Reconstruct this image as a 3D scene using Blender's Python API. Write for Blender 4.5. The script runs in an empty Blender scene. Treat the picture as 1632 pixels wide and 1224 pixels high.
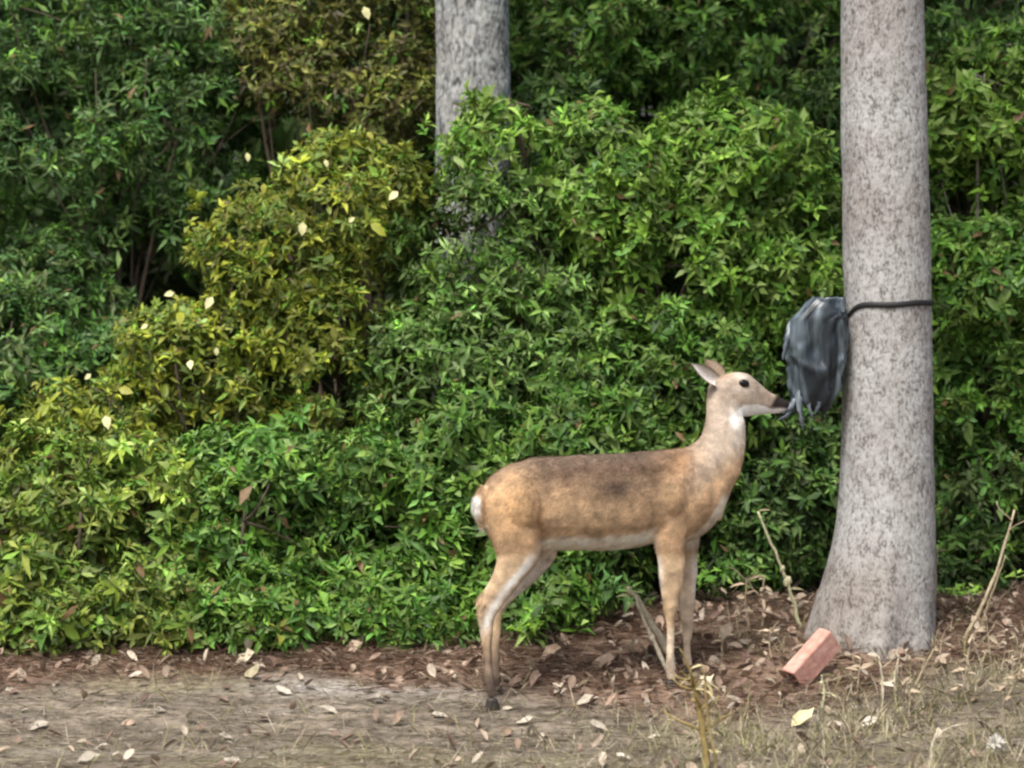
import bpy, bmesh, math, random
import numpy as np
from mathutils import Vector, Matrix

rng = np.random.default_rng(7)
random.seed(7)
scene = bpy.context.scene
COL = scene.collection

# ------------------------------------------------------------------ camera, sky, sun, exposure
CAM_H = 1.5
FPX = 5364.0                      # focal length in photo pixels (1632 wide)
PITCH = math.atan((612 - 440) / FPX)
cam_data = bpy.data.cameras.new('camera')
cam_data.sensor_width = 36.0
cam_data.lens = 36.0 * FPX / 1632.0
cam_data.clip_end = 3000
cam_data.dof.use_dof = True
cam_data.dof.focus_distance = 12.0
cam_data.dof.aperture_fstop = 2.6
cam = bpy.data.objects.new('camera', cam_data)
cam.location = (0, 0, CAM_H)
cam.rotation_euler = (math.pi / 2 - PITCH, 0, 0)
COL.objects.link(cam)
scene.camera = cam

SUN_EL, SUN_AZ = math.radians(60), math.radians(205)     # azimuth clockwise from +Y: behind the camera, to the left
world = bpy.data.worlds.new('World')
scene.world = world
world.use_nodes = True
wn = world.node_tree
wn.nodes.clear()
sky = wn.nodes.new('ShaderNodeTexSky')
sky.sky_type = 'NISHITA'
sky.sun_disc = False
sky.sun_elevation = SUN_EL
sky.sun_rotation = SUN_AZ
sky.air_density = 1.0
sky.dust_density = 6.0
sky.ozone_density = 0.6
bg = wn.nodes.new('ShaderNodeBackground')
bg.inputs['Strength'].default_value = 0.095
wo = wn.nodes.new('ShaderNodeOutputWorld')
wn.links.new(sky.outputs[0], bg.inputs[0])
wn.links.new(bg.outputs[0], wo.inputs[0])

sun_data = bpy.data.lights.new('sun', 'SUN')
sun_data.energy = 2.0
sun_data.angle = math.radians(18)
sun_data.color = (1.0, 0.98, 0.955)
sun = bpy.data.objects.new('sun', sun_data)
COL.objects.link(sun)
sd = Vector((math.sin(SUN_AZ) * math.cos(SUN_EL), math.cos(SUN_AZ) * math.cos(SUN_EL), math.sin(SUN_EL)))
sun.rotation_euler = sd.to_track_quat('Z', 'Y').to_euler()

scene.view_settings.view_transform = 'Standard'
scene.view_settings.look = 'None'
scene.view_settings.gamma = 1.0
scene.view_settings.exposure = 0.93
scene.render.engine = 'CYCLES'
scene.cycles.use_denoising = True
scene.cycles.filter_width = 2.4
scene.cycles.max_bounces = 6
scene.cycles.transparent_max_bounces = 6

# ------------------------------------------------------------------ geometry helpers
FWD = np.array([0, math.cos(PITCH), -math.sin(PITCH)])
UP = np.array([0, math.sin(PITCH), math.cos(PITCH)])
RIGHT = np.array([1.0, 0, 0])
EYE = np.array([0, 0, CAM_H])


def ray(px, py):
    return FWD + RIGHT * ((px - 816) / FPX) + UP * ((612 - py) / FPX)


def at(px, py, Y):
    """point of the photo pixel at depth Y"""
    d = ray(px, py)
    return EYE + d * (Y / d[1])


def proj(p):
    q = np.asarray(p, float) - EYE
    w = q @ FWD
    return 816 + FPX * (q @ RIGHT) / w, 612 - FPX * (q @ UP) / w


def hash3(i, j, k, seed):
    n = (i * 374761393 + j * 668265263 + k * 2147483647 + seed * 144665) & 0xffffffff
    n = ((n ^ (n >> 13)) * 1274126177) & 0xffffffff
    n = ((n ^ (n >> 16)) * 2246822519) & 0xffffffff
    return ((n ^ (n >> 15)) & 0xffffff) / float(0xffffff)


def vnoise(p, seed=0):
    """smooth value noise in [-1, 1], p (n, 3)"""
    p = np.asarray(p, float)
    f = np.floor(p)
    i = f.astype(np.int64)
    u = p - f
    u = u * u * (3 - 2 * u)
    r = 0
    for dx in (0, 1):
        for dy in (0, 1):
            for dz in (0, 1):
                w = (u[:, 0] if dx else 1 - u[:, 0]) * (u[:, 1] if dy else 1 - u[:, 1]) * (u[:, 2] if dz else 1 - u[:, 2])
                r = r + w * hash3(i[:, 0] + dx, i[:, 1] + dy, i[:, 2] + dz, seed)
    return r * 2 - 1


def fbm(p, seed=0, oct=3):
    p = np.asarray(p, float)
    r, a, s = 0, 1.0, 0
    for o in range(oct):
        r = r + a * vnoise(p * 2 ** o, seed + o * 17)
        s += a
        a *= .5
    return r / s


def smooth01(x, a, b):
    t = np.clip((x - a) / (b - a), 0, 1)
    return t * t * (3 - 2 * t)


def mesh_np(name, verts, faces, cols=None, smooth=True):
    """verts (n,3), faces: (m,k) array or list of such arrays, cols (n,3)"""
    me = bpy.data.meshes.new(name)
    if not isinstance(faces, list):
        faces = [faces]
    faces = [np.asarray(f, np.int32) for f in faces if len(f)]
    nl = sum(f.size for f in faces)
    npoly = sum(len(f) for f in faces)
    me.vertices.add(len(verts))
    me.vertices.foreach_set('co', np.asarray(verts, np.float32).ravel())
    me.loops.add(nl)
    me.loops.foreach_set('vertex_index', np.concatenate([f.ravel() for f in faces]))
    me.polygons.add(npoly)
    tot = np.concatenate([np.full(len(f), f.shape[1], np.int32) for f in faces])
    start = np.concatenate([[0], np.cumsum(tot)[:-1]]).astype(np.int32)
    me.polygons.foreach_set('loop_start', start)
    me.polygons.foreach_set('use_smooth', np.full(npoly, bool(smooth)))
    me.update(calc_edges=True)
    me.validate()
    if cols is not None:
        a = me.color_attributes.new('Col', 'FLOAT_COLOR', 'POINT')
        c = np.ones((len(verts), 4), np.float32)
        c[:, :3] = cols
        a.data.foreach_set('color', c.ravel())
    return me


def obj(name, me, mat, parent=None, **tags):
    o = bpy.data.objects.new(name, me)
    COL.objects.link(o)
    if mat is not None and not me.materials:
        me.materials.append(mat)
    if parent is not None:
        o.parent = parent
        o.matrix_parent_inverse = Matrix.Translation(-parent.location)
    for k, v in tags.items():
        o[k] = v
    return o


def thing(name, label, cat, loc, group=None):
    o = bpy.data.objects.new(name, None)
    o.empty_display_size = .1
    COL.objects.link(o)
    o.location = Vector([float(c) for c in loc])
    o['label'] = label
    o['category'] = cat
    if group:
        o['group'] = group
    return o


def ring_faces(nr, ns, caps=True):
    a = np.arange(ns)
    b = (a + 1) % ns
    q = []
    for r in range(nr - 1):
        q.append(np.stack([r * ns + a, r * ns + b, (r + 1) * ns + b, (r + 1) * ns + a], 1))
    return np.concatenate(q)


def tube(points, radii, ns=8, seed=None):
    """tapered tube through points with closed ends -> verts, tri/quads list"""
    P = np.asarray(points, float)
    n = len(P)
    R = np.broadcast_to(np.asarray(radii, float), (n,))
    T = np.gradient(P, axis=0)
    T /= np.linalg.norm(T, axis=1)[:, None] + 1e-12
    ref = np.array([0.31, 0.9, 0.2]) if abs(T[0] @ np.array([0.31, 0.9, 0.2])) < .85 else np.array([0.9, .1, .3])
    A = np.cross(T, ref)
    A /= np.linalg.norm(A, axis=1)[:, None]
    B = np.cross(T, A)
    th = np.arange(ns) * 2 * math.pi / ns
    V = P[:, None] + R[:, None, None] * (A[:, None] * np.cos(th)[None, :, None] + B[:, None] * np.sin(th)[None, :, None])
    V = V.reshape(-1, 3)
    V = np.concatenate([V, P[:1], P[-1:]])
    a = np.arange(ns)
    b = (a + 1) % ns
    t0 = np.stack([b, a, np.full(ns, n * ns)], 1)
    t1 = np.stack([(n - 1) * ns + a, (n - 1) * ns + b, np.full(ns, n * ns + 1)], 1)
    return V, [ring_faces(n, ns), np.concatenate([t0, t1])]


class Bag:
    """collects pieces of geometry into one mesh"""
    def __init__(s):
        s.v, s.f, s.c, s.n = [], [], [], 0

    def add(s, v, f, col=None):
        v = np.asarray(v, float)
        for q in (f if isinstance(f, list) else [f]):
            s.f.append(np.asarray(q) + s.n)
        s.v.append(v)
        c = np.zeros((len(v), 3)) + (np.asarray(col) if col is not None else .5)
        s.c.append(c)
        s.n += len(v)

    def mesh(s, name, smooth=True):
        tri = [f for f in s.f if f.shape[1] == 3]
        qd = [f for f in s.f if f.shape[1] == 4]
        fs = []
        if qd:
            fs.append(np.concatenate(qd))
        if tri:
            fs.append(np.concatenate(tri))
        return mesh_np(name, np.concatenate(s.v), fs, np.concatenate(s.c), smooth)


# ------------------------------------------------------------------ materials
def new_mat(name):
    m = bpy.data.materials.new(name)
    m.use_nodes = True
    nt = m.node_tree
    b = nt.nodes['Principled BSDF']
    return m, nt, b


def attr_mat(name, rough=.6, spec=.4, trans=0.0, noise=0.0, nscale=60.0, sheen=0.0, bump=0.0, bscale=200.):
    m, nt, b = new_mat(name)
    at_ = nt.nodes.new('ShaderNodeVertexColor')
    at_.layer_name = 'Col'
    csock = at_.outputs['Color']
    if noise:
        tc = nt.nodes.new('ShaderNodeTexCoord')
        nz = nt.nodes.new('ShaderNodeTexNoise')
        nz.inputs['Scale'].default_value = nscale
        nz.inputs['Detail'].default_value = 5
        nt.links.new(tc.outputs['Object'], nz.inputs['Vector'])
        mr = nt.nodes.new('ShaderNodeMapRange')
        mr.inputs['From Min'].default_value = .3
        mr.inputs['From Max'].default_value = .7
        mr.inputs['To Min'].default_value = 1 - noise
        mr.inputs['To Max'].default_value = 1 + noise
        nt.links.new(nz.outputs[0], mr.inputs[0])
        mx = nt.nodes.new('ShaderNodeVectorMath')
        mx.operation = 'SCALE'
        nt.links.new(csock, mx.inputs[0])
        nt.links.new(mr.outputs[0], mx.inputs['Scale'])
        csock = mx.outputs[0]
    nt.links.new(csock, b.inputs['Base Color'])
    b.inputs['Roughness'].default_value = rough
    b.inputs['Specular IOR Level'].default_value = spec
    if sheen:
        b.inputs['Sheen Weight'].default_value = sheen
        b.inputs['Sheen Roughness'].default_value = .5
    if bump:
        tc = nt.nodes.new('ShaderNodeTexCoord')
        nz = nt.nodes.new('ShaderNodeTexNoise')
        nz.inputs['Scale'].default_value = bscale
        nz.inputs['Detail'].default_value = 4
        nt.links.new(tc.outputs['Object'], nz.inputs['Vector'])
        bp = nt.nodes.new('ShaderNodeBump')
        bp.inputs['Strength'].default_value = bump
        bp.inputs['Distance'].default_value = .01
        nt.links.new(nz.outputs[0], bp.inputs['Height'])
        nt.links.new(bp.outputs[0], b.inputs['Normal'])
    if trans:
        tr = nt.nodes.new('ShaderNodeBsdfTranslucent')
        nt.links.new(csock, tr.inputs['Color'])
        ms = nt.nodes.new('ShaderNodeMixShader')
        ms.inputs[0].default_value = trans
        out = nt.nodes['Material Output']
        nt.links.new(b.outputs[0], ms.inputs[1])
        nt.links.new(tr.outputs[0], ms.inputs[2])
        nt.links.new(ms.outputs[0], out.inputs['Surface'])
    return m


M_LEAF = attr_mat('leaf', rough=.5, spec=.28, trans=.22, noise=.18, nscale=45)
M_DRY = attr_mat('dry_plant', rough=.75, spec=.25, trans=.15, noise=.25, nscale=60)
M_WOOD = attr_mat('shrub_wood', rough=.85, spec=.2, noise=.3, nscale=30, bump=.4, bscale=120)
M_FUR = attr_mat('fur', rough=.9, spec=.06, noise=.12, nscale=90)
M_SKIN = attr_mat('deer_coat', rough=.8, spec=.15, noise=.15, nscale=140, bump=.5, bscale=260)


def bark_mat(name, c_hi, c_mid, c_lo, sc, stretch):
    m, nt, b = new_mat(name)
    tc = nt.nodes.new('ShaderNodeTexCoord')
    mp = nt.nodes.new('ShaderNodeMapping')
    mp.inputs['Scale'].default_value = (1, 1, stretch)
    nt.links.new(tc.outputs['Object'], mp.inputs['Vector'])
    n1 = nt.nodes.new('ShaderNodeTexNoise')
    n1.inputs['Scale'].default_value = sc
    n1.inputs['Detail'].default_value = 6
    n1.inputs['Roughness'].default_value = .7
    n1.inputs['Distortion'].default_value = .25
    nt.links.new(mp.outputs[0], n1.inputs['Vector'])
    n3 = nt.nodes.new('ShaderNodeTexNoise')
    n3.inputs['Scale'].default_value = sc * 3.1
    n3.inputs['Detail'].default_value = 3
    nt.links.new(mp.outputs[0], n3.inputs['Vector'])
    mxn = nt.nodes.new('ShaderNodeMix')
    mxn.data_type = 'FLOAT'
    mxn.inputs[0].default_value = .42
    nt.links.new(n1.outputs[0], mxn.inputs[2])
    nt.links.new(n3.outputs[0], mxn.inputs[3])
    r1 = nt.nodes.new('ShaderNodeValToRGB')
    e = r1.color_ramp.elements
    e[0].position, e[0].color = .40, (*c_lo, 1)
    e[1].position, e[1].color = .56, (*c_hi, 1)
    x = e.new(.475)
    x.color = (*c_mid, 1)
    nt.links.new(mxn.outputs[0], r1.inputs[0])
    # broad lichen / weather tone
    n2 = nt.nodes.new('ShaderNodeTexNoise')
    n2.inputs['Scale'].default_value = 4.5
    n2.inputs['Detail'].default_value = 3
    nt.links.new(tc.outputs['Object'], n2.inputs['Vector'])
    r2 = nt.nodes.new('ShaderNodeValToRGB')
    r2.color_ramp.elements[0].position = .35
    r2.color_ramp.elements[0].color = (.82, .78, .75, 1)
    r2.color_ramp.elements[1].position = .65
    r2.color_ramp.elements[1].color = (1.06, 1.07, 1.06, 1)
    nt.links.new(n2.outputs[0], r2.inputs[0])
    mx = nt.nodes.new('ShaderNodeVectorMath')
    mx.operation = 'MULTIPLY'
    nt.links.new(r1.outputs[0], mx.inputs[0])
    nt.links.new(r2.outputs[0], mx.inputs[1])
    # crevices, from the modelled relief stored per vertex
    at_ = nt.nodes.new('ShaderNodeVertexColor')
    at_.layer_name = 'Col'
    mx2 = nt.nodes.new('ShaderNodeVectorMath')
    mx2.operation = 'MULTIPLY'
    nt.links.new(mx.outputs[0], mx2.inputs[0])
    nt.links.new(at_.outputs[0], mx2.inputs[1])
    nt.links.new(mx2.outputs[0], b.inputs['Base Color'])
    b.inputs['Roughness'].default_value = .9
    b.inputs['Specular IOR Level'].default_value = .15
    bp = nt.nodes.new('ShaderNodeBump')
    bp.inputs['Strength'].default_value = .6
    bp.inputs['Distance'].default_value = .012
    nt.links.new(n1.outputs[0], bp.inputs['Height'])
    nt.links.new(bp.outputs[0], b.inputs['Normal'])
    return m


# ------------------------------------------------------------------ ground
PSI = math.radians(18.6)
DDIR = np.array([math.cos(PSI), math.sin(PSI), 0])
DNEAR = np.array([math.sin(PSI), -math.cos(PSI), 0])
P0 = at(778, 1128, 11.8)


HL = -.085                        # the neck leans to the far side, towards the trunk


def D(px, py, lat=0.0):
    """photo pixel on the deer's long plane, shifted lat metres to its near side"""
    d = ray(px, py)
    q = P0 + DNEAR * lat
    t = ((q - EYE) @ DNEAR) / (d @ DNEAR)
    return EYE + d * t


H_RN = D(783, 1130, .072)
H_FN = D(1070, 1098, .064)
TREE_Y = 12.50
T_BASE = at(1400, 1016, TREE_Y)
# the bank rises from the hind hooves to the tree
GA, GB = 0.0, .22
GC = H_RN[2] - GA * H_RN[0] - GB * H_RN[1]
H_FN[2] = GA * H_FN[0] + GB * H_FN[1] + GC
T_BASE[2] = GA * T_BASE[0] + GB * T_BASE[1] + GC


def ground_z(x, y, detail=True):
    x = np.asarray(x, float)
    y = np.asarray(y, float)
    x, y = np.broadcast_arrays(x, y)
    yr = y - H_RN[1]
    xe = np.clip(x, -4, 4)
    # the bank: the fitted slope from just before the deer to the shrubs, flatter on either side
    lo, hi = -.25, .90
    yc = np.clip(yr, lo, hi)
    z = GA * xe + GB * (yc + H_RN[1]) + GC
    z = z + .03 * np.clip(yr - lo, -8, 0) + .09 * np.clip(yr - hi, 0, 2) + .03 * np.clip(yr - hi - 2, 0, 20)
    if detail:
        p = np.stack([x.ravel(), y.ravel(), np.zeros(x.size)], 1)
        nz = .014 * vnoise(p * np.array([2.2, 3.5, 1]), 3) + .007 * vnoise(p * np.array([7, 11, 1]), 5) + .0035 * vnoise(p * np.array([22, 30, 1]), 8)
        nz = nz.reshape(x.shape)
        for h in (H_RN, H_FN, HF_R, HF_F):
            nz = nz * (1 - np.exp(-((x - h[0]) ** 2 + (y - h[1]) ** 2) / .07 ** 2))
        z = z + nz
    return z


HF_R = D(791, 1118, -.072)
HF_F = D(1096, 1088, -.064)
HF_R[2] = float(ground_z(HF_R[0], HF_R[1], False))
HF_F[2] = float(ground_z(HF_F[0], HF_F[1], False))
print('slope', GA, GB, 'far hooves at', proj(HF_R), proj(HF_F))


def ground_hit(px, py):
    d = ray(px, py)
    lo, hi = 9.0, 16.0
    for _ in range(40):
        m = (lo + hi) / 2
        p = EYE + d * (m / d[1])
        if p[2] > float(ground_z(p[0], p[1], False)):
            lo = m
        else:
            hi = m
    p = EYE + d * (lo / d[1])
    p[2] = float(ground_z(p[0], p[1]))
    return p


def axis_lines(a, b, step, far_lo, far_hi, n=16):
    core = np.arange(a, b + 1e-6, step)
    k = np.linspace(0, 1, n + 1)[1:] ** 2.5
    return np.concatenate([(a - k * (a - far_lo))[::-1], core, b + k * (far_hi - b)])


gx = axis_lines(-3.2, 3.4, .028, -400, 400)
gy = axis_lines(9.4, 13.4, .018, -300, 900)
GX, GY = np.meshgrid(gx, gy)
GZ = ground_z(GX, GY)
GV = np.stack([GX.ravel(), GY.ravel(), GZ.ravel()], 1)
nx, ny = len(gx), len(gy)
ii, jj = np.meshgrid(np.arange(nx - 1), np.arange(ny - 1))
k0 = (jj * nx + ii).ravel()
GF = np.stack([k0, k0 + 1, k0 + 1 + nx, k0 + nx], 1)
# soil types: grey-tan thatch in the open, red-brown pine straw and humus towards the shrubs
edge_px = np.array([-900, 0, 400, 760, 1000, 1200, 1420, 1632, 2600])
edge_py = np.array([1085, 1078, 1086, 1088, 1140, 1135, 1085, 1060, 1040])
EP = np.array([ground_hit(a, b)[:2] for a, b in zip(edge_px, edge_py)])


def straw_amount(x, y):
    e = np.interp(x, EP[:, 0], EP[:, 1])
    p = np.stack([np.ravel(x), np.ravel(y), np.zeros(np.size(x))], 1)
    n = (.10 * fbm(p * 2.5, 31, 3)).reshape(np.shape(x))
    return smooth01(y + 2.2 * n, e - .16, e + .20)


SA = straw_amount(GX, GY).ravel()
pn = np.stack([GX.ravel(), GY.ravel(), np.zeros(GX.size)], 1)
thatch = np.array([.185, .157, .122]) * (1 + .6 * fbm(pn * np.array([3, 9, 1]), 41, 4))[:, None]
pale = np.array([.43, .41, .38])
sandy = smooth01(fbm(pn * np.array([1.3, 5.5, 1]), 43, 3), .22, .5)
cpl = at(600, 1092, 11.95)
sandy = np.maximum(sandy * .4 * (1 - smooth01(GX.ravel(), .0, .5)), np.exp(-((GX.ravel() - cpl[0]) / .36) ** 2 - ((GY.ravel() - cpl[1] - .01) / .09) ** 2) * .9)
olive = smooth01(fbm(pn * np.array([1.6, 3, 1]), 45, 3), .05, .4)
gc = thatch * (1 - sandy[:, None]) + pale * sandy[:, None]
streak = fbm(pn * np.array([4, 34, 1]), 49, 3)
gc = gc * (1 + .6 * streak)[:, None]
gc = gc * (1 - .45 * olive[:, None]) + np.array([.25, .23, .13]) * .45 * olive[:, None]
straw = np.array([.19, .13, .095]) * (1 + .6 * fbm(pn * 9, 47, 3))[:, None]
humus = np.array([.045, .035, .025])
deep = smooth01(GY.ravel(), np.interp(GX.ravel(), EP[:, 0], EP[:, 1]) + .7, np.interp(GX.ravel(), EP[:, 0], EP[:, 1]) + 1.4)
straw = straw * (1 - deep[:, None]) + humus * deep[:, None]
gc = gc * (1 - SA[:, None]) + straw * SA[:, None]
M_GROUND = attr_mat('ground_soil', rough=.95, spec=.1, noise=.35, nscale=28, bump=.7, bscale=70)
ground = obj('ground', mesh_np('ground', GV, GF, np.clip(gc, .01, 1)), M_GROUND, kind='structure')


# ------------------------------------------------------------------ leaves
def leaf_template(rows=(0, .34, .70, 1.0), wid=(0, 1.0, .78, 0), droop=.28, fold=.35):
    v = [(0, 0, 0)]
    for t, w in zip(rows[1:-1], wid[1:-1]):
        z = -droop * t * t
        v += [(t, -w * .5, z + fold * w * .25), (t, 0, z), (t, w * .5, z + fold * w * .25)]
    v.append((1, 0, -droop))
    n = len(rows) - 2
    f = [(0, 2, 1), (0, 3, 2)]
    for r in range(n - 1):
        a, b = 1 + 3 * r, 4 + 3 * r
        f += [(a, a + 1, b + 1), (a, b + 1, b), (a + 1, a + 2, b + 2), (a + 1, b + 2, b + 1)]
    a, e = 1 + 3 * (n - 1), 1 + 3 * n
    f += [(a, a + 1, e), (a + 1, a + 2, e)]
    return np.array(v, float), np.array(f)


LT_V, LT_F = leaf_template()
SM_V = np.array([(0, 0, 0), (.45, -.5, .06), (.5, 0, -.06), (.45, .5, .06), (1, 0, -.25)], float)
SM_F = np.array([(0, 2, 1), (0, 3, 2), (1, 2, 4), (2, 3, 4)])
SM2_V = np.array([(0, 0, 0), (.62, -.48, -.05), (.55, 0, -.12), (.62, .48, -.05), (1, 0, -.42)], float)
LT2_V, LT2_F = leaf_template(rows=(0, .45, .80, 1.0), wid=(0, .95, .85, 0), droop=.45, fold=.15)


def unit(a):
    return a / (np.linalg.norm(a, axis=-1, keepdims=True) + 1e-12)


def leaves_np(base, direc, normal, length, width, cols, tmpl=None, droop_mul=None):
    """many leaves at once -> verts, faces, cols"""
    TV, TF = tmpl if tmpl else (LT_V, LT_F)
    d = unit(direc)
    s = unit(np.cross(normal, d))
    nn = np.cross(d, s)
    dm = np.ones(len(base)) if droop_mul is None else droop_mul
    L, W = length[:, None, None], width[:, None, None]
    V = base[:, None] + d[:, None] * TV[None, :, 0:1] * L + s[:, None] * TV[None, :, 1:2] * W + nn[:, None] * TV[None, :, 2:3] * L * dm[:, None, None] * .8
    n, k = len(base), len(TV)
    F = (TF[None] + (np.arange(n) * k)[:, None, None]).reshape(-1, 3)
    C = np.repeat(cols, k, axis=0)
    return V.reshape(-1, 3), F, C


def rosette(pos, axis, nl, L, W, pal, bright, r):
    """leaf clusters: pos (n,3), axis (n,3). returns arrays for all leaves"""
    n = len(pos)
    axis = unit(axis)
    ref = np.where(np.abs(axis[:, 2:3]) < .9, np.array([[0, 0, 1.0]]), np.array([[1.0, 0, 0]]))
    a = unit(np.cross(axis, ref))
    b = np.cross(axis, a)
    k = nl
    ph = (np.arange(k)[None] * 2.399963 + r.uniform(0, 6.28, (n, 1)) + r.normal(0, .25, (n, k)))
    lev = np.linspace(0, 1, k)[None] + r.normal(0, .1, (n, k))      # 0 outer / lower, 1 inner tip
    el = np.radians(8 + 52 * np.clip(lev, 0, 1) + r.normal(0, 10, (n, k)))
    out = a[:, None] * np.cos(ph)[..., None] + b[:, None] * np.sin(ph)[..., None]
    d = out * np.cos(el)[..., None] + axis[:, None] * np.sin(el)[..., None]
    d[..., 2] -= .18
    nor = axis[:, None] * np.cos(el)[..., None] - out * np.sin(el)[..., None] + r.normal(0, .25, (n, k, 3))
    base = pos[:, None] + axis[:, None] * (lev * L * .35)[..., None]
    ln = L * (1.05 - .45 * np.clip(lev, 0, 1)) * r.uniform(.55, 1.3, (n, k)) * r.uniform(.75, 1.2, (n, 1))
    wd = W * ln / L * r.uniform(.8, 1.25, (n, k))
    pal = np.asarray(pal)
    pick = r.integers(0, len(pal), (n, 1)).repeat(k, 1)
    pick = np.where(r.random((n, k)) < .3, r.integers(0, len(pal), (n, k)), pick)
    col = pal[pick] * bright[:, None, None] * r.uniform(.75, 1.25, (n, k, 1)) * (0.85 + .35 * np.clip(lev, 0, 1))[..., None]
    dead = r.random((n, k, 1)) < .012
    col = np.where(dead, np.array([.20, .13, .06]), col)
    dm = r.uniform(-.3, 2.6, n * k)
    return base.reshape(-1, 3), d.reshape(-1, 3), nor.reshape(-1, 3), ln.ravel(), wd.ravel(), col.reshape(-1, 3), dm


def leaf_arrays(z, r, fine=False):
    # two leaf outlines, one broad and one narrow, each bent and curled differently
    half = r.random(len(z[0])) < .5
    out = []
    for k, tm in (((half, (LT_V, LT_F)), (~half, (LT2_V, LT2_F))) if fine else ((half, (SM_V, SM_F)), (~half, (SM2_V, SM_F)))):
        if k.any():
            out.append(leaves_np(*[a[k] for a in z[:6]], tm, z[6][k]))
    off = 0
    V, F, C = [], [], []
    for v, f, c in out:
        V.append(v)
        F.append(f + off)
        C.append(c)
        off += len(v)
    V = np.concatenate(V)
    V = V + r.normal(0, .0022, V.shape)
    return V, np.concatenate(F), np.concatenate(C)


def lobe_points(lobes, n, r, inner=.55, keep=.55, back=.45, R0=(.06, .135), per=18):
    """cluster places: tufted sprays set over uneven ellipsoids, dark hollows left between them"""
    out_p, out_n = [], []
    area = np.array([l[1][0] * l[1][2] + l[1][0] * l[1][1] for l in lobes])
    cnt = np.maximum((n * area / area.sum() / per).astype(int), 3)
    for (c, rad), m in zip(lobes, cnt):
        u = unit(r.normal(size=(m * 8, 3)))
        u = u[(u[:, 1] < .25) | (r.random(len(u)) < back)]          # fewer on the side facing the wood
        rr = 1 + .26 * fbm(u * 2.0 + c, 5, 2) + .16 * fbm(u * 5 + c * 3, 9, 2)
        depth = inner + (1 - inner) * r.random(len(u)) ** .45
        p = c + u * rad * (rr * depth)[:, None]
        p = p[p[:, 2] > ground_z(p[:, 0], p[:, 1], False) + .02]
        u = unit(p - c)
        # keep sprays apart from one another
        ch, k = [], 0
        sep = .11
        while len(ch) < m and k < len(p):
            if not ch or np.min(np.linalg.norm(p[ch] - p[k], axis=1)) > sep * r.uniform(.3, 1.1):
                ch.append(k)
            k += 1
        sp, su = p[ch], u[ch]
        M_ = len(sp)
        ax = unit(su * np.array([.7, .8, .35]) + np.array([0, -.2, .55]) + r.normal(0, .22, (M_, 3)))
        Rr = r.uniform(R0[0], R0[1], M_)
        ref = unit(np.cross(ax, r.normal(size=(M_, 3))))
        bt = np.cross(ax, ref)
        rho = np.sqrt(r.random((M_, per))) * Rr[:, None]
        ph = r.uniform(0, 2 * math.pi, (M_, per))
        ra = ref[:, None] * np.cos(ph)[..., None] + bt[:, None] * np.sin(ph)[..., None]
        q = sp[:, None] + ra * rho[..., None] * r.uniform(.7, 1.3, (M_, per, 1)) - ax[:, None] * (rho ** 2 / Rr[:, None] * .75)[..., None] + r.normal(0, .012, (M_, per, 3))
        q[..., 2] -= .35 * rho ** 2 / Rr[:, None]
        na = ax[:, None] + ra * (rho / Rr[:, None] * .9)[..., None]
        q, na = q.reshape(-1, 3), na.reshape(-1, 3)
        ok = q[:, 2] > ground_z(q[:, 0], q[:, 1], False) + .02
        out_p.append(q[ok])
        out_n.append(unit(na[ok]))
    return np.concatenate(out_p), np.concatenate(out_n)


def curve_pts(a, b, sag, n, r):
    t = np.linspace(0, 1, n)[:, None]
    m = r.normal(0, 1, 3) * sag
    w = r.normal(0, 1, 3) * sag * .4
    return a * (1 - t) + b * t + np.sin(t * math.pi) * m + np.sin(t * 2 * math.pi) * w


PAL = {  # the palest greens put leaf highlights into the colour
    'green':  [(0.181, 0.296, 0.078), (0.103, 0.231, 0.031), (0.072, 0.181, 0.027), (0.144, 0.281, 0.041), (0.088, 0.200, 0.041), (0.155, 0.256, 0.045)],
    'bright': [(0.232, 0.343, 0.089), (0.134, 0.268, 0.033), (0.170, 0.306, 0.039), (0.098, 0.225, 0.031), (0.196, 0.318, 0.053)],
    'yellow': [(0.251, 0.295, 0.031), (0.191, 0.245, 0.031), (0.288, 0.315, 0.036), (0.140, 0.205, 0.032), (0.172, 0.185, 0.037), (0.121, 0.180, 0.034)],
    'lime':   [(0.230, 0.299, 0.080), (0.155, 0.247, 0.035), (0.116, 0.204, 0.032), (0.204, 0.278, 0.040), (0.099, 0.179, 0.032), (0.171, 0.204, 0.037)],
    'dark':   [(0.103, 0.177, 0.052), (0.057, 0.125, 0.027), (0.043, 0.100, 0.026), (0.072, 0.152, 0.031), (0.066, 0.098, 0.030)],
    'cool':   [(0.112, 0.198, 0.067), (0.068, 0.144, 0.036), (0.052, 0.110, 0.031), (0.093, 0.181, 0.042), (0.077, 0.110, 0.034), (0.062, 0.156, 0.041)],
    'olive':  [(.165, .185, .036), (.125, .130, .036), (.210, .220, .040), (.110, .135, .034), (.095, .080, .036)],
    'grey':   [(0.163, 0.250, 0.081), (0.091, 0.168, 0.038), (0.101, 0.148, 0.046), (0.072, 0.150, 0.031), (0.129, 0.225, 0.047), (0.114, 0.218, 0.039)],
}
SHRUBS = []


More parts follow.
